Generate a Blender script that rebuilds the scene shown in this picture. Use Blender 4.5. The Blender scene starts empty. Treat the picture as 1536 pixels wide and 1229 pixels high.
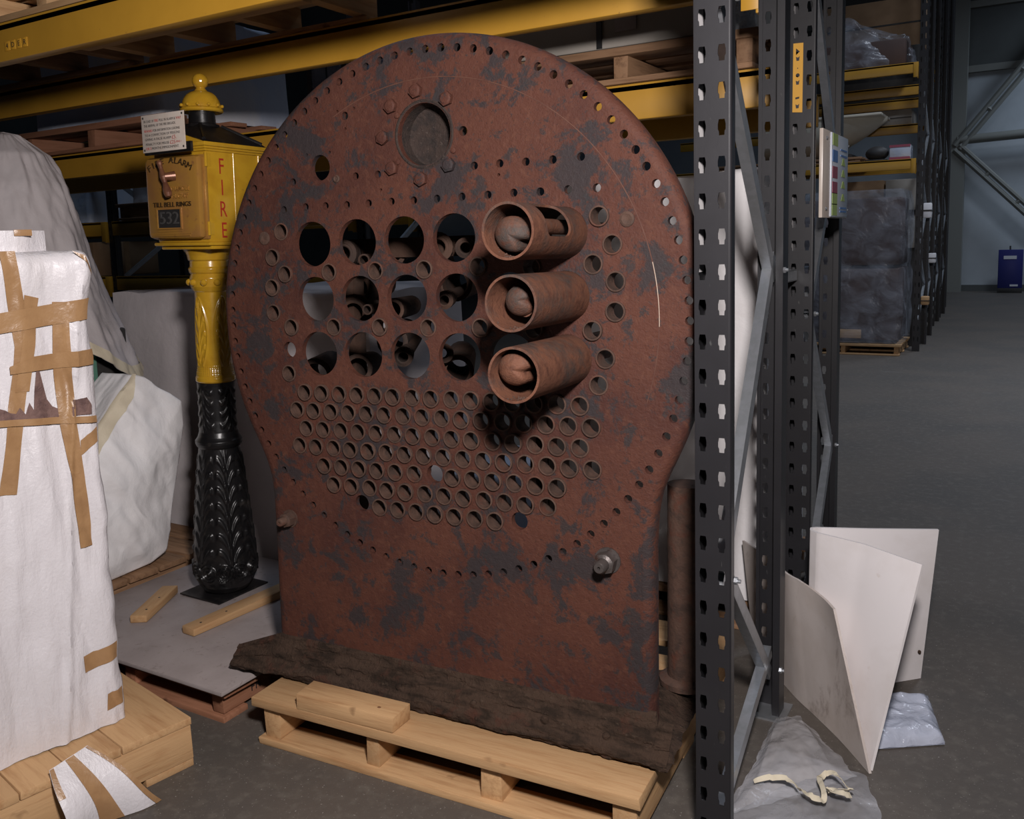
import bpy, bmesh, math, random
from mathutils import Vector, Matrix, Euler, noise

# ------------------------------------------------------------------ camera, world, lights
scene = bpy.context.scene
COL = scene.collection
cam_d = bpy.data.cameras.new('camera')
cam = bpy.data.objects.new('camera', cam_d); COL.objects.link(cam)
cam_d.sensor_fit = 'HORIZONTAL'; cam_d.sensor_width = 36.0
cam_d.lens = 1347.07 / 1536 * 36
cam_d.shift_x = (768 - 741.38) / 1536
cam_d.shift_y = (535.74 - 614.5) / 1536
cam_d.clip_start = 0.05; cam_d.clip_end = 200
def cam_matrix(yaw, pitch, roll):
    cy, sy, cp, sp = math.cos(yaw), math.sin(yaw), math.cos(pitch), math.sin(pitch)
    f = Vector((-sy * cp, cy * cp, -sp)); r = Vector((cy, sy, 0)); u = r.cross(f)
    cr, sr = math.cos(roll), math.sin(roll)
    r2 = cr * r + sr * u; u2 = -sr * r + cr * u
    return Matrix(((r2.x, u2.x, -f.x, 0), (r2.y, u2.y, -f.y, 0), (r2.z, u2.z, -f.z, 1.44), (0, 0, 0, 1)))
cam.matrix_world = cam_matrix(0.5432, 0.1278, -0.0323)
scene.camera = cam

world = bpy.data.worlds.new('world'); scene.world = world; world.use_nodes = True
world.node_tree.nodes['Background'].inputs[0].default_value = (0.45, 0.6, 1.0, 1)
world.node_tree.nodes['Background'].inputs[1].default_value = 0.009

def area(name, loc, target, size, power, color, shape='DISK', size_y=None, spread=180):
    d = bpy.data.lights.new(name, 'AREA'); d.energy = power; d.color = color; d.shape = shape; d.size = size
    if size_y: d.size_y = size_y
    d.spread = math.radians(spread)
    o = bpy.data.objects.new(name, d); COL.objects.link(o); o.location = loc
    o.rotation_euler = (Vector(target) - Vector(loc)).to_track_quat('-Z', 'Y').to_euler()
    return o
area('studio_flash', (0.02, 0.30, 1.98), (-1.75, 2.0, 1.0), 0.20, 82, (1.0, 0.935, 0.925))
area('high_bay_lamp', (1.5, 9.0, 8.5), (1.2, 9.0, 0), 1.6, 165, (0.78, 0.86, 1.0), spread=100)
area('high_bay_lamp', (1.8, 16.0, 8.5), (1.8, 16.2, 0), 1.6, 120, (0.74, 0.84, 1.0), spread=120)
area('high_bay_lamp', (2.6, 20.5, 6.5), (-0.2, 22.7, 1.2), 1.6, 42, (0.66, 0.80, 1.0), spread=110)
area('high_bay_lamp', (-5.0, 4.55, 8.5), (-5.0, 4.4, 0), 1.6, 75, (0.6, 0.76, 1.0))

vs = scene.view_settings
scene.display_settings.display_device = 'sRGB'
vs.view_transform = 'Standard'; vs.look = 'None'; vs.exposure = 0.0; vs.gamma = 1.0; vs.use_curve_mapping = False

# ------------------------------------------------------------------ materials
MATS = {}
def nmat(name, base, rough=0.6, metal=0.0, layers=(), bump=None, spec=0.5, coat=0.0, trans=0.0, alpha=1.0, rnd=0.0, fine=None):
    """layers: (scale, colour, lo, hi, detail, stretch) noise-masked colours; bump: (scale, strength, stretch)."""
    m = bpy.data.materials.new(name); m.use_nodes = True
    nt = m.node_tree; N = nt.nodes; L = nt.links
    b = N['Principled BSDF']
    tc = N.new('ShaderNodeTexCoord'); oi = N.new('ShaderNodeObjectInfo')
    add = N.new('ShaderNodeVectorMath'); add.operation = 'MULTIPLY_ADD'
    L.new(oi.outputs['Random'], add.inputs[0]); add.inputs[1].default_value = (7, 11, 5) if rnd else (0, 0, 0)
    L.new(tc.outputs['Object'], add.inputs[2])
    def ns(scale, detail=6, stretch=(1, 1, 1), dist=0.0, rough_=0.6):
        if detail > 8.5: rough_ = 0.74
        mp = N.new('ShaderNodeMapping'); mp.inputs['Scale'].default_value = stretch
        L.new(add.outputs[0], mp.inputs['Vector'])
        n = N.new('ShaderNodeTexNoise'); n.inputs['Scale'].default_value = scale; n.inputs['Detail'].default_value = detail
        n.inputs['Distortion'].default_value = dist; n.inputs['Roughness'].default_value = rough_
        L.new(mp.outputs[0], n.inputs['Vector']); return n.outputs['Fac']
    rgb = N.new('ShaderNodeRGB'); rgb.outputs[0].default_value = (*base, 1); col = rgb.outputs[0]
    if rnd:
        hv = N.new('ShaderNodeHueSaturation'); mr = N.new('ShaderNodeMapRange')
        mr.inputs[3].default_value = 1 - rnd; mr.inputs[4].default_value = 1 + rnd
        L.new(oi.outputs['Random'], mr.inputs[0]); L.new(mr.outputs[0], hv.inputs['Value']); L.new(col, hv.inputs['Color']); col = hv.outputs[0]
    for ly in layers:
        sc_, c2, lo, hi = ly[:4]; det = ly[4] if len(ly) > 4 else 6; st = ly[5] if len(ly) > 5 else (1, 1, 1); amt = ly[6] if len(ly) > 6 else 1.0
        f = ns(sc_, det, st, 0.3)
        mr = N.new('ShaderNodeMapRange'); mr.inputs[1].default_value = lo; mr.inputs[2].default_value = hi
        mr.inputs[4].default_value = amt
        L.new(f, mr.inputs[0])
        mx = N.new('ShaderNodeMix'); mx.data_type = 'RGBA'
        L.new(mr.outputs[0], mx.inputs[0]); L.new(col, mx.inputs[6]); mx.inputs[7].default_value = (*c2, 1); col = mx.outputs[2]
    L.new(col, b.inputs['Base Color'])
    b.inputs['Roughness'].default_value = rough; b.inputs['Metallic'].default_value = metal
    b.inputs['Specular IOR Level'].default_value = spec
    b.inputs['Coat Weight'].default_value = coat; b.inputs['Coat Roughness'].default_value = 0.15
    b.inputs['Transmission Weight'].default_value = trans; b.inputs['Alpha'].default_value = alpha
    if bump:
        st = bump[2] if len(bump) > 2 else (1, 1, 1)
        f = ns(bump[0], 8, st, 0.4)
        bp = N.new('ShaderNodeBump'); bp.inputs['Strength'].default_value = bump[1]; bp.inputs['Distance'].default_value = 0.01
        L.new(f, bp.inputs['Height'])
        if fine:
            f2 = ns(fine[0], 3, (1, 1, 1), 0.0)
            b2 = N.new('ShaderNodeBump'); b2.inputs['Strength'].default_value = fine[1]; b2.inputs['Distance'].default_value = 0.004
            L.new(f2, b2.inputs['Height']); L.new(bp.outputs[0], b2.inputs['Normal']); bp = b2
        L.new(bp.outputs[0], b.inputs['Normal'])
    MATS[name] = m
    return m

RUST = nmat('rust_plate', (0.082, 0.0285, 0.0175), 0.70, 0.0, [
    (3.0, (0.055, 0.0185, 0.013), 0.42, 0.62, 6), (45, (0.115, 0.046, 0.027), 0.52, 0.75, 4, (1, 1, 1), 0.6),
    (6.0, (0.024, 0.0225, 0.0245), 0.520, 0.560, 10, (1, 1, 1), 0.85), (15, (0.026, 0.024, 0.025), 0.56, 0.60, 10, (1, 1, 1), 0.8), (150, (0.03, 0.016, 0.014), 0.6, 0.72, 2, (1, 1, 1), 0.7)],
    (60, 0.35), 0.3, fine=(220, 0.3))
RUST_TUBE = nmat('rust_tube', (0.125, 0.052, 0.030), 0.72, 0.1, [
    (5.0, (0.046, 0.040, 0.036), 0.46, 0.60, 9, (1, 1, 1), 0.9), (40, (0.08, 0.032, 0.02), 0.5, 0.7, 4)], (50, 0.3), 0.3, rnd=0.1, fine=(200, 0.3))
RUST_STUB = nmat('rust_stub', (0.082, 0.046, 0.033), 0.8, 0.0, [(30, (0.055, 0.034, 0.026), 0.45, 0.65, 5), (20, (0.10, 0.038, 0.024), 0.55, 0.7, 4)], (90, 0.35), 0.3, rnd=0.12)
RUST_DARK = nmat('rust_dark', (0.062, 0.033, 0.022), 0.8, 0.0, [(8, (0.032, 0.022, 0.018), 0.45, 0.65, 6)], (50, 0.35), 0.3, rnd=0.2)
STEEL_NUT = nmat('nut_steel', (0.10, 0.085, 0.08), 0.42, 0.5, [(25, (0.06, 0.03, 0.022), 0.5, 0.65, 5)], (80, 0.2))
DIRT = nmat('caked_dirt', (0.058, 0.036, 0.025), 0.95, 0.0, [(22, (0.026, 0.017, 0.012), 0.45, 0.62, 8, (0.5, 1, 2)), (70, (0.10, 0.072, 0.052), 0.62, 0.78, 4, (1, 1, 1), 0.7), (12, (0.07, 0.03, 0.02), 0.58, 0.7, 5)], (70, 0.9), 0.2, fine=(260, 0.5))
def wood(name, base, dark, axis, rnd=0.18):
    st = [(1.2, 14, 14), (14, 1.2, 14), (14, 14, 1.2)][axis]
    return nmat(name, base, 0.72, 0.0, [(4.0, dark, 0.46, 0.72, 6, st), (3.0, tuple(c * 0.55 for c in dark), 0.68, 0.74, 3, (2, 2, 2))], (9, 0.18, st), 0.3, rnd=rnd)
PINE = [wood('pine_%d' % a, (0.50, 0.31, 0.155), (0.40, 0.22, 0.10), a) for a in range(3)]
OLDW = [wood('old_timber_%d' % a, (0.27, 0.155, 0.085), (0.16, 0.085, 0.045), a) for a in range(3)]
REDW = [wood('reddish_timber_%d' % a, (0.33, 0.15, 0.085), (0.22, 0.095, 0.05), a) for a in range(3)]
PLY = nmat('grey_board', (0.34, 0.295, 0.285), 0.7, 0.0, [(5, (0.28, 0.24, 0.23), 0.4, 0.65, 6), (40, (0.22, 0.18, 0.165), 0.6, 0.75, 3)], (30, 0.1), 0.3)
YEL = nmat('yellow_rack_paint', (0.52, 0.275, 0.03), 0.42, 0.0, [(3, (0.45, 0.235, 0.025), 0.4, 0.7, 4), (60, (0.30, 0.15, 0.03), 0.68, 0.76, 3)], (8, 0.04), 0.45)
GYEL = nmat('gloss_yellow_paint', (0.50, 0.285, 0.02), 0.2, 0.0, [(14, (0.42, 0.22, 0.015), 0.45, 0.7, 5), (35, (0.20, 0.10, 0.02), 0.70, 0.78, 4)], (30, 0.06), 0.5, coat=0.4)
BRONZE = nmat('worn_bronze_yellow', (0.40, 0.205, 0.04), 0.28, 0.15, [(9, (0.34, 0.16, 0.05), 0.4, 0.65, 5), (30, (0.24, 0.105, 0.04), 0.62, 0.74, 4)], (40, 0.08), 0.5, coat=0.3)
BROWNH = nmat('brown_handle', (0.20, 0.085, 0.045), 0.3, 0.3, [(20, (0.13, 0.05, 0.03), 0.45, 0.65, 4)], None, 0.5)
GBLACK = nmat('gloss_black_paint', (0.0085, 0.008, 0.0085), 0.31, 0.0, [(25, (0.025, 0.022, 0.02), 0.55, 0.7, 4)], (40, 0.08), 0.45, coat=0.0)
POST = nmat('charcoal_rack_steel', (0.0175, 0.0170, 0.0195), 0.40, 0.0, [(4, (0.015, 0.0145, 0.0165), 0.4, 0.6, 4), (120, (0.05, 0.05, 0.05), 0.72, 0.78, 2, (1, 1, 0.25))], (20, 0.03), 0.5)
GALV = nmat('galvanised_steel', (0.46, 0.48, 0.51), 0.36, 0.8, [(30, (0.40, 0.42, 0.44), 0.4, 0.6, 3)], (40, 0.05))
WRAP = nmat('white_polyethylene_wrap', (0.66, 0.635, 0.655), 0.36, 0.0, [(4, (0.59, 0.56, 0.565), 0.5, 0.75, 5)], (13, 0.75, (1.5, 1.5, 0.4)), 0.4, coat=0.1, fine=(120, 0.35))
TAPE = nmat('brown_parcel_tape', (0.36, 0.21, 0.10), 0.3, 0.0, [(18, (0.30, 0.17, 0.08), 0.4, 0.65, 4)], (30, 0.25), 0.5, coat=0.1, rnd=0.06)
SHEET = nmat('grey_dust_sheet', (0.52, 0.475, 0.475), 0.62, 0.0, [(3, (0.46, 0.42, 0.42), 0.4, 0.65, 4)], (16, 0.35), 0.3, fine=(300, 0.08))
CLOTH = nmat('white_cloth_wrap', (0.86, 0.84, 0.84), 0.6, 0.0, [(5, (0.80, 0.77, 0.765), 0.45, 0.7, 5)], (9, 0.6), 0.3)
HEM = nmat('cream_hem_tape', (0.66, 0.58, 0.43), 0.6, 0.0, [(10, (0.58, 0.50, 0.37), 0.45, 0.7, 4)], (40, 0.15))
BLUESH = nmat('pale_blue_sheeting', (0.50, 0.55, 0.66), 0.35, 0.0, [(3, (0.60, 0.60, 0.63), 0.45, 0.6, 4)], (14, 0.5), 0.45)
FOAM = nmat('white_foam_board', (0.84, 0.80, 0.80), 0.55, 0.0, [(4, (0.74, 0.69, 0.67), 0.5, 0.75, 5), (7, (0.62, 0.53, 0.47), 0.66, 0.78, 6)], (20, 0.05), 0.35)
FOAMD = nmat('scuffed_foam_board', (0.56, 0.505, 0.475), 0.6, 0.0, [(5, (0.48, 0.42, 0.38), 0.4, 0.65, 6), (7, (0.20, 0.15, 0.125), 0.55, 0.70, 9, (1, 1, 0.5), 0.85)], (20, 0.06), 0.35)
COTTON = nmat('cream_cotton_tape', (0.70, 0.63, 0.48), 0.8, 0.0, [(30, (0.62, 0.55, 0.41), 0.45, 0.7, 4)], (200, 0.3))
GREENP = nmat('green_painted_panel', (0.12, 0.27, 0.20), 0.5, 0.0, [(10, (0.10, 0.22, 0.165), 0.45, 0.65, 5)], (20, 0.08))
BLACKM = nmat('dark_machine_metal', (0.03, 0.028, 0.027), 0.6, 0.0, [(10, (0.05, 0.045, 0.04), 0.5, 0.7, 4)], (20, 0.1))
ENAMEL = nmat('cream_enamel_sign', (0.66, 0.58, 0.51), 0.3, 0.0, [(14, (0.60, 0.50, 0.42), 0.45, 0.7, 5), (20, (0.25, 0.12, 0.06), 0.72, 0.78, 4)], None, 0.5)
INK = nmat('black_ink', (0.025, 0.02, 0.02), 0.5)
REDINK = nmat('red_ink', (0.42, 0.035, 0.03), 0.45)
REDPAINT = nmat('red_paint', (0.38, 0.03, 0.015), 0.35)
WHITEINK = nmat('white_ink', (0.7, 0.7, 0.72), 0.5)
CARD = nmat('brown_cardboard', (0.30, 0.185, 0.10), 0.8, 0.0, [(5, (0.25, 0.15, 0.08), 0.4, 0.65, 4)], (40, 0.06))
GREYBOX = nmat('grey_crate_board', (0.30, 0.275, 0.24), 0.7, 0.0, [(5, (0.25, 0.225, 0.195), 0.4, 0.65, 4)], (20, 0.05))
CREAM = nmat('cream_gelcoat', (0.62, 0.58, 0.48), 0.4, 0.0, [(4, (0.55, 0.51, 0.42), 0.45, 0.7, 4)])
SIGNBLUE = nmat('navy_blue_panel', (0.02, 0.025, 0.16), 0.4)
PANELW = nmat('pale_print_panel', (0.62, 0.66, 0.74), 0.3)
LIME = nmat('lime_print', (0.42, 0.55, 0.16), 0.4); PBLUE = nmat('blue_print', (0.10, 0.22, 0.50), 0.4); PRED = nmat('maroon_print', (0.36, 0.08, 0.12), 0.4)
WALLW = nmat('white_painted_blockwork', (0.52, 0.55, 0.57), 0.8, 0.0, [(2, (0.47, 0.50, 0.52), 0.4, 0.65, 4)], (8, 0.05))
CLAD = nmat('grey_wall_cladding', (0.10, 0.105, 0.10), 0.6, 0.0, [(1.5, (0.085, 0.09, 0.085), 0.4, 0.65, 3)])
BRACEW = nmat('pale_painted_steel', (0.24, 0.24, 0.215), 0.5)
STRAP = nmat('black_strapping', (0.012, 0.012, 0.013), 0.4)
ALUM = nmat('clear_bottle_plastic', (0.55, 0.6, 0.65), 0.15, 0.0, spec=0.6)

def poly_mat(name, tint, fac, rough=0.18, bump=(18, 0.8)):
    m = bpy.data.materials.new(name); m.use_nodes = True
    nt = m.node_tree; N = nt.nodes; L = nt.links
    out = N['Material Output']; b = N['Principled BSDF']
    b.inputs['Base Color'].default_value = (*tint, 1); b.inputs['Roughness'].default_value = rough
    t = N.new('ShaderNodeBsdfTransparent'); t.inputs[0].default_value = (0.93, 0.95, 0.97, 1)
    mx = N.new('ShaderNodeMixShader'); tc = N.new('ShaderNodeTexCoord')
    n = N.new('ShaderNodeTexNoise'); n.inputs['Scale'].default_value = bump[0]; n.inputs['Detail'].default_value = 5; n.inputs['Distortion'].default_value = 0.6
    L.new(tc.outputs['Object'], n.inputs['Vector'])
    bp = N.new('ShaderNodeBump'); bp.inputs['Strength'].default_value = bump[1]; bp.inputs['Distance'].default_value = 0.02
    L.new(n.outputs['Fac'], bp.inputs['Height']); L.new(bp.outputs[0], b.inputs['Normal'])
    mr = N.new('ShaderNodeMapRange'); mr.inputs[1].default_value = 0.35; mr.inputs[2].default_value = 0.7
    mr.inputs[3].default_value = fac - 0.12; mr.inputs[4].default_value = fac + 0.15
    L.new(n.outputs['Fac'], mr.inputs[0]); L.new(mr.outputs[0], mx.inputs[0])
    L.new(t.outputs[0], mx.inputs[1]); L.new(b.outputs[0], mx.inputs[2]); L.new(mx.outputs[0], out.inputs['Surface'])
    return m
POLY = poly_mat('clear_polythene', (0.70, 0.70, 0.74), 0.34, 0.14, (8, 0.8))
POLYW = poly_mat('milky_polythene', (0.64, 0.62, 0.63), 0.46, 0.22, (7, 0.7))
POLYF = poly_mat('stretch_film', (0.55, 0.58, 0.66), 0.20, 0.2, (5, 1.0))

# concrete floor
CONC = nmat('concrete_floor', (0.105, 0.088, 0.074), 0.6, 0.0, [
    (1.3, (0.085, 0.075, 0.066), 0.4, 0.62, 6), (26, (0.145, 0.13, 0.11), 0.5, 0.72, 6, (1, 1, 1), 0.7), (150, (0.34, 0.32, 0.29), 0.67, 0.72, 2, (1, 1, 1), 0.8),
    (5, (0.20, 0.19, 0.175), 0.66, 0.78, 8, (0.4, 1.6, 1), 0.6)], (45, 0.12), 0.4)

# ------------------------------------------------------------------ helpers
MW = {}
def link(o, parent=None):
    COL.objects.link(o)
    if parent is not None:
        o.parent = parent
    return o
def thing(name, label, cat, loc=(0, 0, 0), rz=0.0, group=None, kind=None, rot=None):
    o = bpy.data.objects.new(name, None); o.empty_display_size = 0.1
    m = Matrix.Translation(Vector(loc)) @ (rot if rot is not None else Matrix.Rotation(rz, 4, 'Z'))
    o.matrix_world = m; MW[o.name] = m
    COL.objects.link(o)
    if label: o['label'] = label
    if cat: o['category'] = cat
    if group: o['group'] = group
    o['kind'] = kind or 'thing'
    return o
def tag(o, label, cat, group=None, kind=None):
    if label: o['label'] = label
    if cat: o['category'] = cat
    if group: o['group'] = group
    if kind: o['kind'] = kind
    return o
class MB:
    def __init__(s): s.bm = bmesh.new()
    def quad(s, pts):
        v = [s.bm.verts.new(p) for p in pts]; return s.bm.faces.new(v)
    def box(s, lo, hi, M=None, bev=0.0, jit=0.0):
        x0, y0, z0 = lo; x1, y1, z1 = hi
        pts = [Vector(p) for p in ((x0, y0, z0), (x1, y0, z0), (x1, y1, z0), (x0, y1, z0), (x0, y0, z1), (x1, y0, z1), (x1, y1, z1), (x0, y1, z1))]
        if jit: pts = [p + Vector([random.uniform(-jit, jit) for _ in range(3)]) for p in pts]
        if M is not None: pts = [M @ p for p in pts]
        v = [s.bm.verts.new(p) for p in pts]
        fs = [s.bm.faces.new([v[i] for i in f]) for f in ((3, 2, 1, 0), (4, 5, 6, 7), (0, 1, 5, 4), (1, 2, 6, 5), (2, 3, 7, 6), (3, 0, 4, 7))]
        if bev:
            es = list({e for f in fs for e in f.edges})
            bmesh.ops.bevel(s.bm, geom=es, offset=bev, segments=2, affect='EDGES', profile=0.5)
        return s
    def tube(s, pts, r, seg=10, caps=True):
        pts = [Vector(p) for p in pts]; n = len(pts); rs = r if isinstance(r, (list, tuple)) else [r] * n
        rings = []; ref = None
        for i, p in enumerate(pts):
            t = (pts[min(i + 1, n - 1)] - pts[max(i - 1, 0)]).normalized()
            if ref is None:
                ref = t.orthogonal().normalized()
            else:
                ref = (ref - t * ref.dot(t)).normalized()
            q = t.cross(ref)
            rings.append([s.bm.verts.new(p + (ref * math.cos(a) + q * math.sin(a)) * rs[i]) for a in [2 * math.pi * k / seg for k in range(seg)]])
        for a, b in zip(rings, rings[1:]):
            for k in range(seg): s.bm.faces.new((a[k], a[(k + 1) % seg], b[(k + 1) % seg], b[k]))
        if caps:
            s.bm.faces.new(rings[0][::-1]); s.bm.faces.new(rings[-1])
        return s
    def lathe(s, prof, seg=32, M=None, closed=False, a0=0.0, a1=2 * math.pi):
        """prof: (r, z) list round Z."""
        full = abs(a1 - a0 - 2 * math.pi) < 1e-6; k = seg if full else seg + 1
        rings = []
        for r, z in prof:
            if r < 1e-6 and full:
                p = Vector((0, 0, z)); p = M @ p if M is not None else p
                rings.append([s.bm.verts.new(p)])
            else:
                row = []
                for i in range(k):
                    a = a0 + (a1 - a0) * i / seg; p = Vector((r * math.cos(a), r * math.sin(a), z)); p = M @ p if M is not None else p
                    row.append(s.bm.verts.new(p))
                rings.append(row)
        pairs = list(zip(rings, rings[1:])) + ([(rings[-1], rings[0])] if closed else [])
        for a, b in pairs:
            m = max(len(a), len(b))
            for i in range(m if full else m - 1):
                j = (i + 1) % m
                if len(a) == 1: f = (a[0], b[j], b[i])
                elif len(b) == 1: f = (a[i], a[j], b[0])
                else: f = (a[i], a[j], b[j], b[i])
                try: s.bm.faces.new(f)
                except ValueError: pass
        return s
    def prism(s, poly, z0, z1, M=None):
        a = [Vector((x, y, z0)) for x, y in poly]; b = [Vector((x, y, z1)) for x, y in poly]
        if M is not None: a = [M @ p for p in a]; b = [M @ p for p in b]
        va = [s.bm.verts.new(p) for p in a]; vb = [s.bm.verts.new(p) for p in b]; n = len(poly)
        s.bm.faces.new(va[::-1]); s.bm.faces.new(vb)
        for i in range(n): s.bm.faces.new((va[i], va[(i + 1) % n], vb[(i + 1) % n], vb[i]))
        return s
    def ball(s, c, r, seg=12, rings=8, M=None):
        if isinstance(r, (int, float)): r = (r, r, r)
        m = Matrix.Translation(Vector(c)) @ (M if M is not None else Matrix.Identity(4)) @ Matrix.Diagonal((*r, 1))
        bmesh.ops.create_uvsphere(s.bm, u_segments=seg, v_segments=rings, radius=1.0, matrix=m)
        return s
    def grid(s, fn, nu, nv, closed_u=False):
        vs_ = [[s.bm.verts.new(fn(i / nu, j / nv)) for i in range(nu if closed_u else nu + 1)] for j in range(nv + 1)]
        m = nu
        for j in range(nv):
            for i in range(m):
                i2 = (i + 1) % nu if closed_u else i + 1
                s.bm.faces.new((vs_[j][i], vs_[j][i2], vs_[j + 1][i2], vs_[j + 1][i]))
        return vs_
    def mesh(s, name, sharp=0.7, merge=0.0):
        if merge: bmesh.ops.remove_doubles(s.bm, verts=s.bm.verts, dist=merge)
        bmesh.ops.recalc_face_normals(s.bm, faces=s.bm.faces)
        me = bpy.data.meshes.new(name); s.bm.to_mesh(me); s.bm.free()
        if sharp is not None:
            me.shade_smooth(); me.set_sharp_from_angle(angle=sharp)
        return me
    def done(s, name, mat, parent=None, world=False, sharp=0.7, label=None, merge=0.0):
        me = s.mesh(name, sharp, merge); me.materials.append(mat)
        return put(name, me, parent, world, label)
def put(name, me, parent=None, world=False, label=None):
    o = bpy.data.objects.new(name, me)
    if parent is not None:
        if world: me.transform(MW[parent.name].inverted())
        MW[o.name] = MW[parent.name]
    else:
        MW[o.name] = Matrix.Identity(4)
    link(o, parent)
    if label: o['label'] = label
    return o
def copy_part(src, parent, loc=None, rz=None):
    o = src.copy(); COL.objects.link(o); o.parent = parent
    if loc is not None: o.location = loc
    return o
def dup(root, loc, rz, label, group=None):
    r = root.copy(); COL.objects.link(r); m = Matrix.Translation(Vector(loc)) @ Matrix.Rotation(rz, 4, 'Z'); r.matrix_world = m; MW[r.name] = m
    r['label'] = label
    if group: r['group'] = group
    for ch in list(root.children):
        c = ch.copy(); COL.objects.link(c); c.parent = r
        for g in ch.children:
            d = g.copy(); COL.objects.link(d); d.parent = c
    return r
def curve_mesh(loops, thick, fillmap, name):
    """flat plate with holes: loops[0] outline, others holes (2D). fillmap maps (x,y,z) to Vector."""
    cu = bpy.data.curves.new(name, 'CURVE'); cu.dimensions = '2D'; cu.fill_mode = 'BOTH'; cu.extrude = thick / 2
    ca, sa = math.cos(0.37), math.sin(0.37)          # turned while filling, so that no two points share a scan line
    for lp in loops:
        sp = cu.splines.new('POLY'); sp.points.add(len(lp) - 1)
        for p, (x, y) in zip(sp.points, lp): p.co = (x * ca - y * sa, x * sa + y * ca, 0, 1)
        sp.use_cyclic_u = True
    o = bpy.data.objects.new(name, cu); COL.objects.link(o)
    dg = bpy.context.evaluated_depsgraph_get()
    me = bpy.data.meshes.new_from_object(o.evaluated_get(dg))
    bpy.data.objects.remove(o); bpy.data.curves.remove(cu)
    for v in me.vertices: v.co = fillmap(Vector((v.co.x * ca + v.co.y * sa, -v.co.x * sa + v.co.y * ca, v.co.z)))
    return me
def text_mesh(txt, size, depth, M, align='CENTER', xs=1.0):
    cu = bpy.data.curves.new('lettering', 'FONT'); cu.body = txt; cu.size = size; cu.extrude = depth / 2; cu.align_x = align; cu.align_y = 'CENTER'
    cu.resolution_u = 3
    o = bpy.data.objects.new('lettering', cu); COL.objects.link(o)
    dg = bpy.context.evaluated_depsgraph_get()
    me = bpy.data.meshes.new_from_object(o.evaluated_get(dg))
    bpy.data.objects.remove(o); bpy.data.curves.remove(cu)
    me.transform(M @ Matrix.Diagonal((xs, 1, 1, 1)))
    return me
def text(name, txt, size, depth, M, mat, parent, align='CENTER', xs=1.0):
    me = text_mesh(txt, size, depth, M, align, xs); me.materials.clear(); me.materials.append(mat)
    return put(name, me, parent)
def circ(x, y, r, n=20, ph=0.0):
    return [(x + r * math.cos(2 * math.pi * k / n + ph), y + r * math.sin(2 * math.pi * k / n + ph)) for k in range(n)]
def fbm(p, oct=3):
    return noise.fractal(Vector(p), 1.0, 2.0, oct)
random.seed(7)
# ------------------------------------------------------------------ setting
def struct(name, mb, mat, parent=None, sharp=0.7):
    o = mb.done(name, mat, parent, sharp=sharp)
    if parent is None: o['kind'] = 'structure'
    return o
struct('floor', MB().box((-16, -3, -0.2), (9, 26, 0)), CONC)
struct('wall_back', MB().box((-16, 22.75, 0), (9, 23.05, 4.75)), WALLW)
clad = struct('wall_upper', MB().box((-16, 22.7, 4.75), (9, 23.05, 9.6)), CLAD)
for z in (4.75, 6.1, 7.6):
    MB().box((-16, 22.62, z), (9, 22.72, z + 0.14)).done('cladding_rail', BRACEW, clad)
mb = MB()
struct('baseboard_back', MB().box((-16, 22.70, 0), (9, 22.76, 0.14)), CLAD)
struct('wall_left', MB().box((-16.3, -3, 0), (-16, 23, 9.6)), CLAD)
t = thing('wall_bracing', 'pale steel cross bracing tubes against the far white wall', 'bracing', (-1.2, 22.3, 0))
node = Vector((-1.55, 22.3, 3.15))
for nm, a, b in (('brace_tube', node, Vector((1.4, 22.3, 6.9))), ('brace_tube', node, Vector((1.4, 22.3, 0.08))), ('tie_tube', node + Vector((0, 0.05, 0.15)), Vector((3.5, 22.35, 3.45)))):
    d = (b - a).normalized(); off = d.cross(Vector((0, 1, 0))) * 0.07
    m_ = MB()
    if nm == 'tie_tube': m_.tube([a, b], 0.10, 10)
    else: m_.tube([a + off, b + off], 0.055, 8); m_.tube([a - off, b - off], 0.055, 8)
    if nm != 'tie_tube':
        for k in range(1, 5):
            c = a.lerp(b, k / 5); m_.tube([c + off, c - off], 0.05, 6)
    m_.done(nm, BRACEW, t, world=True)
MB().box((-1.75, 22.3, 0), (-1.4, 22.6, 7.5)).done('column', BRACEW, t, world=True)
t = thing('display_sign', 'dark blue floor-standing sign panel at the far white wall', 'sign', (-0.43, 22.15, 0))
MB().box((-0.25, -0.03, 0.1), (0.21, 0.03, 0.92), bev=0.01).done('panel', SIGNBLUE, t)
MB().box((-0.25, -0.04, 0.0), (0.21, 0.2, 0.1), bev=0.01).done('foot', BLACKM, t)
MB().box((-0.05, -0.02, 0.92), (-0.02, 0.02, 1.0)).done('top_hook', BLACKM, t)
MB().box((-0.15, -0.036, 0.72), (0.09, -0.03, 0.79)).done('print_block', WHITEINK, t, label='whitish printed block')
MB().box((-0.02, -0.036, 0.14), (0.13, -0.03, 0.18)).done('print_block', WHITEINK, t, label='whitish printed block')

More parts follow.
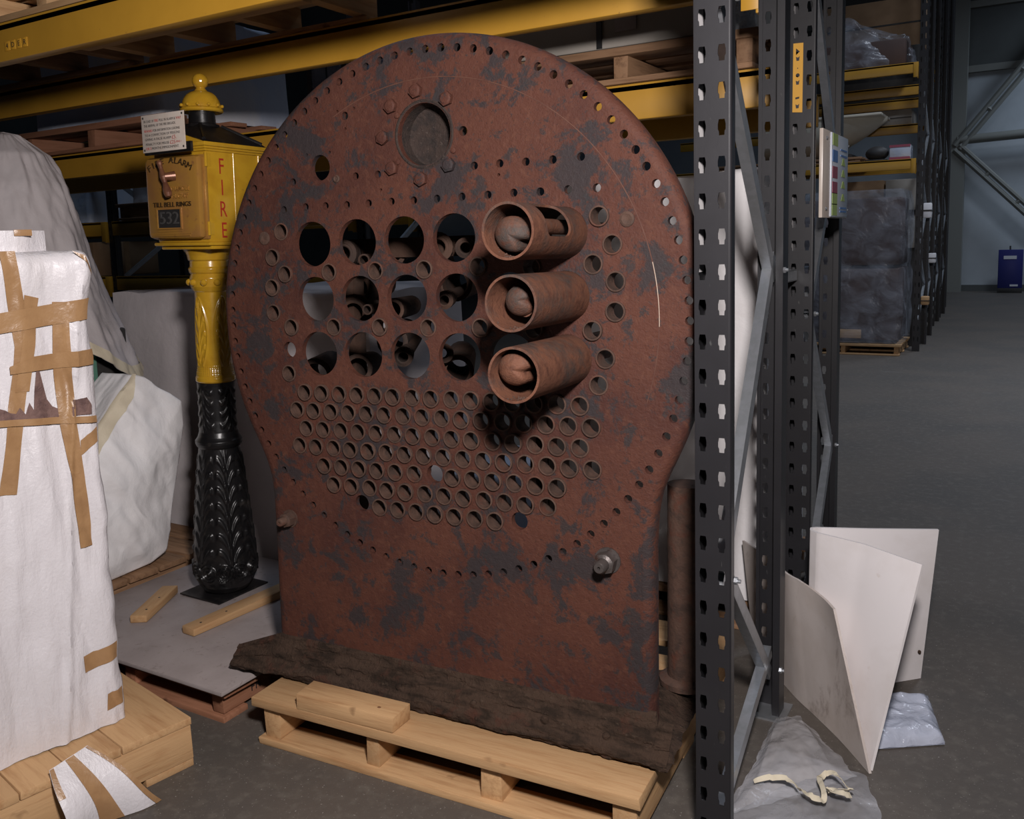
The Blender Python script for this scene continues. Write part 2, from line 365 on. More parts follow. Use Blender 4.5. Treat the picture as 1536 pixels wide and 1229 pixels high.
# ------------------------------------------------------------------ racks
HOLE = [(-0.006, -0.0165), (0.006, -0.0165), (0.0065, -0.008), (0.0088, -0.004), (0.0088, 0.006), (0.0065, 0.0165), (-0.0065, 0.0165), (-0.0088, 0.006), (-0.0088, -0.004), (-0.0065, -0.008)]
def post_face(h, dz):
    loops = [[(-0.039, 0), (0.039, 0), (0.039, h), (-0.039, h)]]
    k = 0
    while dz + 0.075 * k < h - 0.05:
        z = dz + 0.075 * k
        if z > 0.03:
            for x in (-0.0215, 0.0205): loops.append([(x + a * 0.95, z + b) for a, b in HOLE])
        k += 1
    return curve_mesh(loops, 0.0024, lambda c: Vector((c.x, -c.z, c.y)), 'post_face')
H_POST = 3.3
FACE = post_face(H_POST, 0.0104); FACE.materials.append(POST)
FACE2 = post_face(H_POST, 0.045); FACE2.materials.append(POST)
def post_channel(h):
    mb = MB()
    for s in (-1, 1):
        w = 0.040
        arc = [(w - 0.004 + 0.0045 * math.cos(q), 0.0032 - 0.0045 * math.sin(q)) for q in (math.pi / 2, 1.2, 0.8, 0.4, 0)]
        poly = arc + [(w + 0.0005, 0.018), (w - 0.010, 0.030), (w - 0.010, 0.064), (w - 0.020, 0.064), (w - 0.020, 0.062), (w - 0.012, 0.062), (w - 0.012, 0.029), (w - 0.0015, 0.017), (w - 0.0015, 0.004), (w - 0.004, 0.0012)]
        if s < 0: poly = arc + [(w + 0.0005, 0.064), (w - 0.020, 0.064), (w - 0.020, 0.062), (w - 0.0015, 0.062), (w - 0.0015, 0.004), (w - 0.004, 0.0012)]
        poly = [(s * x, y) for x, y in poly]
        mb.prism(poly[::s], 0, h)
    return mb.mesh('post_channel', 0.9)
CHAN = post_channel(H_POST); CHAN.materials.append(POST)
LIGHT_STRIP = MB().box((-0.0384, 0.010, 1.36), (-0.0368, 0.058, H_POST - 0.02)).mesh('flange_light_strip'); LIGHT_STRIP.materials.append(nmat('flange_light_paint', (0.62, 0.60, 0.60), 0.5))  # added pale strip, paints light on the left flange behind the upper holes
def add_post(root, x, y, flip=False, face=FACE, rz=0.0):
    """a perforated post: face mesh with side flanges as its sub-part."""
    m = Matrix.Translation((x, y, 0)) @ Matrix.Rotation((math.pi if flip else 0) + rz, 4, 'Z')
    f = bpy.data.objects.new('post', face); link(f, root); f.matrix_local = m; MW[f.name] = MW[root.name] @ m
    c = bpy.data.objects.new('post_flanges', CHAN); link(c, f)
    light_strip = bpy.data.objects.new('flange_light_strip', LIGHT_STRIP); link(light_strip, f)
    bp = MB().box((-0.06, -0.03, 0), (0.06, 0.09, 0.006)).done('foot_plate', GALV, f)
    return f
def brace(root, a, b, w=0.034, name='brace'):
    a, b = Vector(a), Vector(b); d = b - a; L_ = d.length
    z = d.normalized(); x = Vector((1, 0, 0)); y = z.cross(x).normalized(); x = y.cross(z)
    M = Matrix((( x.x, y.x, z.x, a.x), (x.y, y.y, z.y, a.y), (x.z, y.z, z.z, a.z), (0, 0, 0, 1)))
    mb = MB()
    mb.box((0.012, -w / 2, 0), (0.0145, w / 2, L_), M)
    for s in (-1, 1):
        mb.box((-0.012, s * w / 2 - 0.0012, 0), (0.0145, s * w / 2 + 0.0012, L_), M)
        mb.box((-0.013, min(s * w / 2, s * w / 2 - s * 0.007), 0), (-0.011, max(s * w / 2, s * w / 2 - s * 0.007), L_), M)
    return mb.done(name, GALV, root, world=True, sharp=0.4)
def bolt(root, p, axis=(1, 0, 0), r=0.009, l=0.014, mat=GALV):
    q = Vector(axis).to_track_quat('Z', 'Y').to_matrix().to_4x4()
    M = Matrix.Translation(Vector(p)) @ q
    mb = MB().prism([(r * math.cos(k * math.pi / 3), r * math.sin(k * math.pi / 3)) for k in range(6)], 0, l * 0.5, M)
    mb.lathe([(0, l), (r * 0.55, l), (r * 0.55, 0)], 8, M)
    return mb.done('bolt', mat, root, world=True, sharp=0.5)
# near upright frame
fa = thing('rack_upright_frame', 'nearest charcoal pallet rack upright with slotted posts and galvanised zigzag braces', 'rack upright', (-0.5885, 1.883, 0))
add_post(fa, 0, 0)
add_post(fa, -0.056, 0.757, flip=True)
def fx(y): return -0.5885 - 0.056 * (y - 1.883) / 0.757
for (y0, z0), (y1, z1) in (((1.935, 1.92), (2.60, 1.315)), ((2.60, 1.375), (1.95, 0.625)), ((1.95, 0.70), (2.58, 0.135)), ((2.59, 0.20), (1.94, 0.07)), ((2.60, 2.70), (1.935, 1.98))):
    brace(fa, (fx(y0) - 0.004, y0, z0), (fx(y1) - 0.004, y1, z1))
for p in ((2.585, 1.335), (1.945, 0.66), (2.575, 0.155), (1.945, 1.93)):
    bolt(fa, (fx(p[0]) + 0.036, p[0], p[1]))
# second frame, back to back
fb = thing('rack_upright_frame', 'second charcoal pallet rack upright behind the nearest one, with yellow label strip and notice board', 'rack upright', (-0.6615, 3.06, 0))
add_post(fb, 0, 0, face=FACE2)
add_post(fb, -0.05, 0.785, flip=True, face=FACE2)
def fx2(y): return -0.6615 - 0.05 * (y - 3.06) / 0.785
for (y0, z0), (y1, z1) in (((3.11, 2.32), (3.79, 1.70)), ((3.79, 1.78), (3.11, 1.16)), ((3.11, 1.17), (3.79, 0.55)), ((3.79, 0.60), (3.11, 0.06))):
    brace(fb, (fx2(y0) + 0.012, y0, z0), (fx2(y1) + 0.012, y1, z1))
for p in ((3.77, 1.735), (3.13, 1.165), (3.77, 0.575)):
    bolt(fb, (fx2(p[0]) + 0.036, p[0], p[1]))
brace(fb, (fx2(3.1) - 0.02, 2.70, 1.30), (fx2(3.1) - 0.02, 3.05, 1.30), name='row_spacer')
# yellow label strip on the second post
t = thing('label_strip', 'yellow label strip with black marks stuck on the second rack post', 'label', (-0.6755, 3.056, 1.82))
YLAB = nmat('yellow_label', (0.62, 0.32, 0.03), 0.5)
mp = lambda c: Vector((c.x, -0.001 - c.z, c.y))
loops = [[(-0.0155, 0.003), (0.0155, 0.0), (0.0165, 0.216), (-0.0145, 0.217)], [(-0.006, 0.180), (0.006, 0.190), (-0.006, 0.201)], circ(0.0, 0.117, 0.0062, 14), [(-0.0065, 0.0425), (0.0055, 0.044), (0.0055, 0.050), (-0.0065, 0.0485)]]
me = curve_mesh(loops, 0.0015, mp, 'label'); me.materials.append(YLAB); put('label_face', me, t)
for z in (0.162, 0.088, 0.014):
    MB().prism([(-0.004, z), (0.004, z), (0.0058, z + 0.014), (0.0015, z + 0.010), (-0.0015, z + 0.0105), (-0.0058, z + 0.013)], 0, 0.0008, Matrix(((1, 0, 0, 0), (0, 0, -1, -0.0019), (0, 1, 0, 0), (0, 0, 0, 1)))).done('printed_mark', INK, t)
MB().prism(circ(0, 0.139, 0.0018, 8), 0, 0.0008, Matrix(((1, 0, 0, 0), (0, 0, -1, -0.0019), (0, 1, 0, 0), (0, 0, 0, 1)))).done('printed_mark', INK, t)
# notice board on the side of the second frame
t = thing('load_notice_board', 'white notice board with coloured print bolted to the side of the second rack upright', 'notice board', (-0.621, 3.13, 1.484))
MB().box((0, 0, 0.0), (0.012, 0.455, 0.29), bev=0.002).done('backing', ENAMEL, t)
MB().box((0.012, 0.118, 0.004), (0.017, 0.425, 0.286), bev=0.001).done('print_panel', PANELW, t)
cells = [(0.245, LIME), (0.190, PBLUE), (0.135, PRED), (0.083, PRED), (0.045, LIME), (0.008, LIME)]
for z, mt in cells:
    MB().box((0.017, 0.135, z), (0.0182, 0.225, z + 0.040)).done('printed_cell', mt, t)
for z in (0.185, 0.145, 0.105, 0.060):
    MB().prism([(0.30, z), (0.37, z), (0.345, z + 0.025), (0.325, z + 0.025)], 0.0172, 0.0182, Matrix(((0, 0, 1, 0), (1, 0, 0, 0), (0, 1, 0, 0), (0, 0, 0, 1)))).done('printed_cell', LIME, t)
for z in (0.235, 0.215, 0.02, 0.032): MB().box((0.017, 0.28, z), (0.0182, 0.40, z + 0.006)).done('printed_line', PBLUE, t)
for y, z in ((0.05, 0.262), (0.05, 0.03), (0.44, 0.262), (0.44, 0.03)):
    bolt(t, Vector((-0.621, 3.13, 1.484)) + Vector((0.012, y, z)), r=0.006, l=0.006)

def beam(x0, x1, y, z0, z1, label, right_plate=True, depth=0.05, left_plate=False):
    t = thing('rack_beam', label, 'beam', ((x0 + x1) / 2, y, z0))
    mb = MB().box((x0, y, z0), (x1, y + depth, z1), bev=0.004)
    mb.box((x0, y - 0.0, z1 - 0.02), (x1, y + 0.012, z1 + 0.003))
    mb.done('beam_section', YEL, t, world=True)
    for f, x in ((right_plate, x1), (left_plate, x0)):
        if f:
            m_ = MB().box((x - 0.004, y - 0.004, z0 - 0.06), (x + 0.004, y + 0.05, z1 + 0.003), bev=0.001)
            m_.box((x - 0.045, y - 0.006, z0 - 0.05), (x + 0.004, y - 0.0005, z1 + 0.002), bev=0.001)
            m_.done('end_plate', YEL, t, world=True)
    return t
b1 = beam(-4.2, -0.636, 1.862, 2.100, 2.222, 'nearest yellow rack beam crossing the top left corner')
b2 = beam(-4.6, -0.69, 2.62, 2.108, 2.232, 'yellow rack beam passing just behind the top of the rusty round plate')
b3 = beam(-6.2, -0.712, 3.06, 1.852, 1.973, 'lower yellow rack beam behind the fire alarm post and the rusty plate', False)
b4 = beam(-6.2, -0.765, 3.79, 1.852, 1.973, 'shadowed yellow rack beam at the rear of the second row', False)
# location label on the nearest beam
t = thing('location_label', 'small yellow location label with four characters on nearest beam', 'label', (-2.95, 1.861, 2.145))
for k, ch in enumerate('4DER'):
    MB().box((-0.065 + 0.033 * k, -0.0015, -0.014), (-0.035 + 0.033 * k, 0, 0.016), bev=0.0003).done('label_tile', YLAB, t)
    text('character', ch, 0.024, 0.0006, Matrix.Translation((-0.05 + 0.033 * k, -0.0018, 0.001)) @ Matrix.Rotation(math.pi / 2, 4, 'X'), INK, t)

# ------------------------------------------------------------------ pallets
def pallet(name, label, loc, rz, L_=1.2, D=1.0, H=0.145, mats=PINE, group=None, nstr=4, tops=5, front_w=0.14, jag=True):
    """stringer pallet; local x along the front edge from 0..L_, y depth 0..D."""
    t = thing(name, label, 'pallet', loc, rz, group)
    bt = 0.022
    gap = (D - front_w) / (tops - 1)
    for k in range(tops):
        w = front_w if k in (0, tops - 1) else 0.115
        y0 = k * gap if k < tops - 1 else D - w
        MB().box((random.uniform(-0.006, 0.006), y0, H - bt - (0.006 if k == 0 else 0)), (L_ + random.uniform(-0.006, 0.006), y0 + w, H), bev=0.003, jit=0.002).done('deck_board', mats[0], t)
    for k in range(3):
        y0 = (0.004, D / 2 - 0.055, D - 0.104)[k]
        MB().box((0.015, y0, 0), (L_ - 0.015, y0 + 0.10, 0.02), bev=0.003, jit=0.002).done('bottom_board', mats[0], t)
    for k in range(nstr):
        x = 0.03 + (L_ - 0.06 - 0.045) * k / (nstr - 1)
        w = 0.05 + random.uniform(-0.006, 0.012)
        MB().box((x, 0.022 + random.uniform(-0.006, 0.006), 0.02), (x + w, D - 0.02, H - bt - 0.004), bev=0.003, jit=0.002).done('stringer', mats[1], t)
    return t
# ------------------------------------------------------------------ the boiler tubeplate
PC = Vector((-1.3805, 1.9644, 1.2374)); VB = -1.0925
pu = Vector((0.99795, 0.06396, 0)); pv = Vector((-0.00125, 0.01956, 0.99981)); pn = pu.cross(pv)   # pn faces the viewer
base = PC + pv * VB + Vector((0, 0, 0.0022))
PM = Matrix(((pu.x, -pn.x, pv.x, base.x), (pu.y, -pn.y, pv.y, base.y), (pu.z, -pn.z, pv.z, base.z), (0, 0, 0, 1)))
plate = thing('boiler_tube_plate', 'large rusty round boiler tube plate full of holes standing on a pallet', 'boiler plate', base, rot=PM.to_3x3().to_4x4())
R0 = 0.0087
def pp(u, v): return (u, v - VB + R0 * u)        # plate grid to plate-local x, z
# silhouette
def silhouette():
    pts = []
    R = 0.743; ul, ur = -0.586, 0.612
    aL = math.pi + math.asin(math.sqrt(1 - (ul / R) ** 2)); aR = -math.asin(math.sqrt(1 - (ur / R) ** 2))
    n = 26
    for k in range(n): pts.append((ur, VB + (R * math.sin(aR) - VB) * k / n))
    m = 150
    for k in range(m + 1):
        a = aR + (aL - aR) * k / m; pts.append((R * math.cos(a), R * math.sin(a)))
    for k in range(n): pts.append((ul, R * math.sin(aL) + (VB - R * math.sin(aL)) * (k + 1) / n))
    for _ in range(14):
        q = pts[:]
        for i in range(3, len(pts) - 3):
            q[i] = ((pts[i - 1][0] + 2 * pts[i][0] + pts[i + 1][0]) / 4, (pts[i - 1][1] + 2 * pts[i][1] + pts[i + 1][1]) / 4)
        pts = q
    return [(x, y - VB) for x, y in pts]
sil = silhouette()
def inset(pts, d):
    out = []; n = len(pts)
    for i in range(n):
        a = Vector(pts[max(i - 1, 0)]); b = Vector(pts[min(i + 1, n - 1)]); t_ = (b - a).normalized()
        nn = Vector((-t_.y, t_.x)); out.append((pts[i][0] + nn.x * d, pts[i][1] + nn.y * d))
    return out
face = inset(sil, 0.028)
face[0] = (face[0][0], 0.0); face[-1] = (face[-1][0], 0.0)
holes = []
for k in range(93):
    a = 2.167 + 2 * math.pi * k / 93; holes.append(circ(0.7 * math.cos(a), 0.7 * math.sin(a) - VB, 0.0105, 14))
TUBE_R = 0.0243
tube_pos = []
for v, u0, n_, skip in ((-0.2140, -0.4342, 15, ()), (-0.2665, -0.4655, 16, ()), (-0.3205, -0.4355, 15, ()), (-0.3735, -0.4640, 16, ()), (-0.4270, -0.3745, 13, (6,)), (-0.4808, -0.3425, 12, ()), (-0.5345, -0.1875, 7, ())):
    for i in range(n_):
        if i in skip: holes.append(circ(*pp(u0 + 0.0614 * i + 0.004, v + 0.004), 0.025, 22)); continue
        tube_pos.append(pp(u0 + 0.0614 * i, v))
side = [(-0.4967, 0.2485), (-0.5308, 0.1759), (-0.486, 0.1266), (-0.5365, 0.0876), (-0.5392, 0.0135), (-0.4735, -0.028), (-0.4918, -0.1645), (-0.3292, 0.1298), (-0.1713, 0.1317), (-0.0136, 0.1331), (0.1473, 0.1384), (-0.3208, -0.0253), (-0.1632, -0.0227), (-0.0083, -0.0225), (0.1527, -0.02), (0.4819, 0.2531), (0.5139, 0.1851), (0.4641, 0.139), (0.5217, 0.0964), (0.5203, 0.0243), (0.4622, -0.0222), (0.4937, -0.0906), (0.4752, -0.1568), (0.30, 0.134), (0.305, -0.021)]
tube_pos += [(u, v - VB) for u, v in side]
for x, z in tube_pos: holes.append(circ(x, z, TUBE_R, 22))
for u, v in ((-0.2489, -0.5305), (0.2518, -0.525), (-0.487, -0.095)): holes.append(circ(u, v - VB, 0.0235, 22))
FLUE_R = 0.0635
flues = []
for r_, (v, u0) in enumerate(((0.2130, -0.3855), (0.0570, -0.3820), (-0.1000, -0.3785))):
    for i in range(6):
        x, z = pp(u0 + 0.1545 * i, v); flues.append((x, z, r_, i)); holes.append(circ(x, z, FLUE_R, 40))
for u, v in [(-0.4827, 0.3107), (-0.4034, 0.3151), (-0.3329, 0.3149), (-0.2597, 0.3144), (-0.1867, 0.3152), (-0.1122, 0.3162), (-0.0413, 0.3158), (0.0304, 0.3168), (0.1055, 0.318), (0.1813, 0.319), (0.2542, 0.3201), (0.3276, 0.319), (0.4009, 0.3202), (0.4755, 0.3203),
             (-0.4446, 0.3873), (-0.2264, 0.3905), (-0.1526, 0.3906), (0.144, 0.3942), (0.2169, 0.395), (0.2895, 0.3942), (0.362, 0.3945), (0.4358, 0.3965)]:
    holes.append(circ(u, v - VB, 0.0105, 14))
holes.append(circ(0.1138, 0.4835 - VB, 0.0125, 16)); holes.append(circ(-0.2547, 0.5547 - VB, 0.0115, 14))
for u, v in ((-0.2797, 0.5686), (-0.2235, 0.5721), (-0.2551, 0.5199), (-0.3912, 0.4595), (-0.3114, 0.4609), (0.213, 0.367), (-0.145, 0.349)): holes.append(circ(u, v - VB, 0.0042, 8))
# keyhole shaped opening with flattened lower corner
kh = [(-0.346 + 0.0335 * math.cos(a), 0.421 - VB + 0.0355 * math.sin(a)) for a in [2 * math.pi * k / 28 for k in range(28)]]
holes.append(kh)
MHX, MHZ = -0.004, 0.485 - VB
holes.append(circ(MHX, MHZ, 0.0805, 48))
TH = 0.019
me = curve_mesh([face] + holes, TH, lambda c: Vector((c.x, TH / 2 - c.z, c.y)), 'plate_face')
me.materials.append(RUST)
put('plate_face', me, plate)
# rolled rim turned back from the face
mb = MB()
prof = [(0.0, 0.0005), (0.008, 0.0012), (0.0165, 0.005), (0.0225, 0.0105), (0.0265, 0.018), (0.028, 0.027), (0.028, 0.042), (0.010, 0.042), (0.010, 0.022), (0.0, TH)]
rows = []
for d, y in prof:
    ring = inset(sil, 0.028 - d); ring[0] = (ring[0][0], 0.0); ring[-1] = (ring[-1][0], 0.0)
    rows.append([mb.bm.verts.new((x, y, z)) for x, z in ring])
for a, b in zip(rows, rows[1:]):
    for i in range(len(a) - 1): mb.bm.faces.new((a[i], a[i + 1], b[i + 1], b[i]))
mb.done('rolled_rim', RUST, plate, sharp=0.6)
# scribed ring on the face
SCR = nmat('scratched_rust', (0.10, 0.042, 0.026), 0.65, 0.0, [(20, (0.075, 0.027, 0.017), 0.45, 0.6, 6)])
BRIGHTS = nmat('bright_scratch', (0.50, 0.40, 0.32), 0.4)
mb = MB()
def arc_strip(a0, a1, r, w, y=-0.0006):
    n = 90; A = [[mb.bm.verts.new((rr * math.cos(t), y, rr * math.sin(t) - VB)) for rr in (r - w, r - w / 2, r + w / 2, r + w)] for t in [math.radians(a0 + (a1 - a0) * k / n) for k in range(n + 1)]]
    for p in A: p[0].co.y = p[3].co.y = 0.0005
    for a, b in zip(A, A[1:]):
        for i in range(3): mb.bm.faces.new((a[i], b[i], b[i + 1], a[i + 1]))
arc_strip(-18, 118, 0.628, 0.0018)
mb.done('scribed_ring', SCR, plate, sharp=None)
mb = MB(); arc_strip(-1.0, 13, 0.6285, 0.0010, -0.0012)
mb.done('bright_scratch', BRIGHTS, plate, sharp=None)
# tube stubs
stub = MB().lathe([(0.0212, -0.006), (0.0228, -0.0065), (0.0252, -0.0055), (0.0252, 0.046), (0.0212, 0.046)], 24, Matrix.Rotation(-math.pi / 2, 4, 'X'), closed=True).mesh('tube_stub', 0.6)
stub.materials.append(RUST_STUB)
for x, z in tube_pos:
    o = put('tube_stub', stub, plate); o.location = (x, 0, z)
    o.rotation_euler = (0, random.uniform(0, 6.28), 0)
    s_ = random.uniform(-0.003, 0.003); o.location.y += s_
# beaded rings round the tubes' seats: a weld bead standing proud of the plate
PORT = nmat('grainy_dark_rust', (0.040, 0.027, 0.022), 0.85, 0.0, [(30, (0.024, 0.018, 0.016), 0.45, 0.62, 6), (120, (0.08, 0.06, 0.05), 0.62, 0.72, 3)], (110, 0.6), 0.3)
# manhole cover plate behind its hole
mb = MB().lathe([(0.0, 0.062), (0.07, 0.062), (0.079, 0.058), (0.0815, 0.0), (0.086, -0.002), (0.090, 0.0), (0.090, 0.068), (0.0, 0.068)], 48, Matrix.Translation((MHX, 0, MHZ)) @ Matrix.Rotation(-math.pi / 2, 4, 'X'))
mb.done('blanked_port', PORT, plate, sharp=0.6, label='dark round blanked port')
# hexagon bolts round the port
for k, (u, v) in enumerate(((-0.022, 0.597), (0.069, 0.568), (-0.101, 0.565), (-0.130, 0.486), (-0.104, 0.404), (-0.014, 0.370), (0.071, 0.401))):
    M = Matrix.Translation((u, 0, v - VB)) @ Matrix.Rotation(math.pi / 2, 4, 'X')
    ph = random.random()
    mb = MB().prism([(0.0195 * math.cos(j * math.pi / 3 + ph), 0.0195 * math.sin(j * math.pi / 3 + ph)) for j in range(6)], 0.0, 0.012, M)
    mb.lathe([(0.0165, 0.012), (0.012, 0.0145), (0, 0.0155)], 12, M)
    mb.done('hex_bolt', RUST, plate, sharp=0.4)
for u, v in ((-0.084, 0.540), (0.085, 0.437), (-0.086, 0.420)):
    M = Matrix.Translation((u, 0, v - VB)) @ Matrix.Rotation(math.pi / 2, 4, 'X')
    MB().lathe([(0.0085, 0), (0.0075, 0.004), (0, 0.006)], 12, M).done('rivet', RUST, plate)
for u, v, r in ((-0.5596, 0.2316, 0.0195), (0.551, 0.2433, 0.0185), (-0.2907, 0.3873, 0.011)):
    M = Matrix.Translation((u, 0, v - VB)) @ Matrix.Rotation(math.pi / 2, 4, 'X')
    MB().lathe([(r, 0), (r, 0.003), (r * 0.7, 0.005), (r * 0.35, 0.0025), (0, 0.003)], 14, M).done('plug', RUST_STUB, plate, label='dull plugged stay')
# stud and nut, one at each lower side
for u, v, mt, s_ in ((-0.514, -0.606, RUST_STUB, 1.0), (0.495, -0.597, STEEL_NUT, 1.25)):
    st = None
    M = Matrix.Translation((u, 0, v - VB)) @ Matrix.Rotation(math.pi / 2, 4, 'X')
    nut = MB().prism([(0.0225 * s_ * math.cos(j * math.pi / 3 + 0.3), 0.0225 * s_ * math.sin(j * math.pi / 3 + 0.3)) for j in range(6)], 0.004, 0.026 * s_, M)
    nut.lathe([(0.027 * s_, 0), (0.027 * s_, 0.004), (0.01, 0.004)], 20, M)
    nut.lathe([(0.019 * s_, 0.026 * s_), (0.013 * s_, 0.030 * s_)], 14, M)
    st = nut.done('nut', mt, plate, sharp=0.4)
    MB().lathe([(0.0125 * s_, 0.01), (0.0125 * s_, 0.05 * s_), (0.010 * s_, 0.053 * s_), (0.004, 0.053 * s_), (0.003, 0.045 * s_), (0, 0.045 * s_)], 14, M).done('stud', mt, st)
# three superheater flues standing out of the plate with the element ends inside them
def flue(x, z, mouth_tilt, slot, kind):
    """tube axis along -y; rings of a wall with an optional slot cut through."""
    L0, L1 = -0.308, 0.06; ro, ri = 0.0628, 0.0572
    mb = MB(); nu, nl = 72, 34
    def skip(i, j):
        if not slot: return False
        ang = (360 * (i + 0.5) / nu + 180) % 360 - 180; y = L0 + (L1 - L0) * (j + 0.5) / nl - L0
        if not (-12 < ang < 82 and 0.070 < y < 0.205): return False
        return True
        if y > 0.185 and (ang < 4 or ang > 70): return False      # rounded far corners
        if y > 0.196 and (ang < 20 or ang > 56): return False
        return True
    vo = [[mb.bm.verts.new((x + ro * math.cos(2 * math.pi * i / nu), L0 + (L1 - L0) * j / nl, z + ro * math.sin(2 * math.pi * i / nu))) for i in range(nu)] for j in range(nl + 1)]
    vi = [[mb.bm.verts.new((x + ri * math.cos(2 * math.pi * i / nu), L0 + (L1 - L0) * j / nl, z + ri * math.sin(2 * math.pi * i / nu))) for i in range(nu)] for j in range(nl + 1)]
    for j in range(nl):
        for i in range(nu):
            if skip(i, j): continue
            k = (i + 1) % nu
            mb.bm.faces.new((vo[j][i], vo[j][k], vo[j + 1][k], vo[j + 1][i])); mb.bm.faces.new((vi[j][i], vi[j + 1][i], vi[j + 1][k], vi[j][k]))
            for (a, b, di, dj) in ((vo[j][i], vo[j + 1][i], i - 1, j), (vo[j][k], vo[j + 1][k], i + 1, j)):
                if skip(di % nu, j): 
                    a2, b2 = (vi[j][i], vi[j + 1][i]) if di < i else (vi[j][k], vi[j + 1][k]); mb.bm.faces.new((a, b, b2, a2))
            for dj, jj in ((j - 1, j), (j + 1, j + 1)):
                if 0 <= dj < nl and skip(i, dj): mb.bm.faces.new((vo[jj][i], vo[jj][k], vi[jj][k], vi[jj][i]))
    for j in (0, nl):
        for i in range(nu):
            k = (i + 1) % nu; mb.bm.faces.new((vo[j][i], vo[j][k], vi[j][k], vi[j][i]))
    if slot:      # draw the stepped edge of the window out to a smooth rounded outline
        c_a, c_y, h_a, h_y, rad = 35.0, 0.1375, 47.0 * ro * math.pi / 180, 0.0675, 0.024
        def sd(a, y):
            dx, dy = abs((a - c_a) * ro * math.pi / 180) - h_a + rad, abs(y - c_y) - h_y + rad
            return math.hypot(max(dx, 0), max(dy, 0)) + min(max(dx, dy), 0) - rad
        for row, r_ in ((vo, ro), (vi, ri)):
            for j in range(nl + 1):
                for i in range(nu):
                    fs = [skip(ii % nu, jj) for ii in (i - 1, i) for jj in (j - 1, j) if 0 <= jj < nl]
                    if any(fs) and not all(fs):
                        a = (360 * i / nu + 180) % 360 - 180; y = (L1 - L0) * j / nl
                        for _ in range(6):
                            d0 = sd(a, y); ga = (sd(a + 0.2, y) - d0) / (0.2 * ro * math.pi / 180); gy = (sd(a, y + 0.0002) - d0) / 0.0002
                            y -= d0 * gy; a -= d0 * ga / (ro * math.pi / 180)
                        t_ = math.radians(a); row[j][i].co = (x + r_ * math.cos(t_), L0 + y, z + r_ * math.sin(t_))
    f = mb.done('flue_tube', RUST_TUBE, plate, sharp=0.5)
    # element: two pipes meeting in a forged return bend
    rot = {0: -0.35, 1: 0.35, 2: 0.1}[kind]
    ax, az = math.cos(rot), math.sin(rot)
    off = {0: (-0.008, -0.006), 1: (-0.004, 0.004), 2: (-0.012, 0.010)}[kind]
    yf = {0: -0.292, 1: -0.270, 2: -0.296}[kind]; rr = {0: 1.0, 1: 0.90, 2: 0.98}[kind]
    mb = MB()
    def surf(a, b):
        # heart shaped forging: dome with a crease between the two legs on one side
        th = 2 * math.pi * a; ph = math.pi * 0.5 * min(b / 0.55, 1.0); rad = 0.0405 * rr * math.sin(ph)
        y = yf - 0.028 * math.cos(ph) + 0.028 + max(0, b - 0.55) * 0.10
        crease = math.exp(-((math.sin((th + 0.35) / 2)) / 0.16) ** 2)
        rad *= (1.0 - 0.42 * crease * min(1, b * 2.2)) * (1 + 0.05 * math.cos(2 * th)); y += 0.014 * crease * min(1, b * 2.2)
        px, pz = rad * math.cos(th), rad * math.sin(th) * 1.02
        return Vector((x + off[0] + px * ax - pz * az, y, z + off[1] + px * az + pz * ax))
    mb.grid(surf, 48, 18, closed_u=True)
    e = mb.done('return_bend', RUST_TUBE, f, sharp=None)
    mb = MB()
    for s_ in (-1, 1):
        cx, cz = x + off[0] - s_ * 0.021 * az, z + off[1] + s_ * 0.021 * ax
        mb.tube([(cx, yf + 0.03, cz), (cx * 0.98 + x * 0.02, yf + 0.15, cz), (cx, 0.30, cz)], 0.0185, 14)
    mb.done('element_pipe', RUST_TUBE, f)
    # grit lying in the mouth
    mb = MB()
    for _ in range(26):
        a = -math.pi / 2 + random.gauss(0, 0.3); r = ri - 0.001
        p = (x + r * math.cos(a), L0 + random.uniform(0.004, 0.05), z + r * math.sin(a))
        bmesh.ops.create_icosphere(mb.bm, subdivisions=1, radius=random.uniform(0.0012, 0.0028), matrix=Matrix.Translation(p))
    g = mb.done('rust_scale', RUST_STUB, f); g['kind'] = 'stuff'
fl5 = [f for f in flues if f[3] == 5]
for k, (x, z, r_, i) in enumerate(fl5): flue(x, z, 0, k == 0, k)
# pipework behind the plate, seen through the big holes
def back_pipe(u, v, y0, length, r, collar, du=-0.35, dv=0.0, mt=RUST_DARK):
    a = Vector((u, y0, v - VB)); d = Vector((du, 0.9, dv)).normalized()
    mb = MB().tube([a, a + d * length], r, 18, caps=False)
    mb.tube([a, a + d * length * 0.9], r * 0.70, 18, caps=False)
    mb.lathe([(r * 0.70, 0.0), (r * 0.8, -0.002), (r, 0.0)], 18, Matrix.Translation(a) @ d.to_track_quat('Z', 'Y').to_matrix().to_4x4())
    if collar:
        q = Matrix.Translation(a) @ d.to_track_quat('Z', 'Y').to_matrix().to_4x4()
        mb.lathe([(r, -0.004), (r * 1.35, 0.0), (r * 1.35, 0.035), (r, 0.04), (r, 0.055), (r * 1.25, 0.06), (r * 1.25, 0.08), (r, 0.085)], 20, q)
    return mb.done('back_pipe', mt, plate, sharp=0.5)
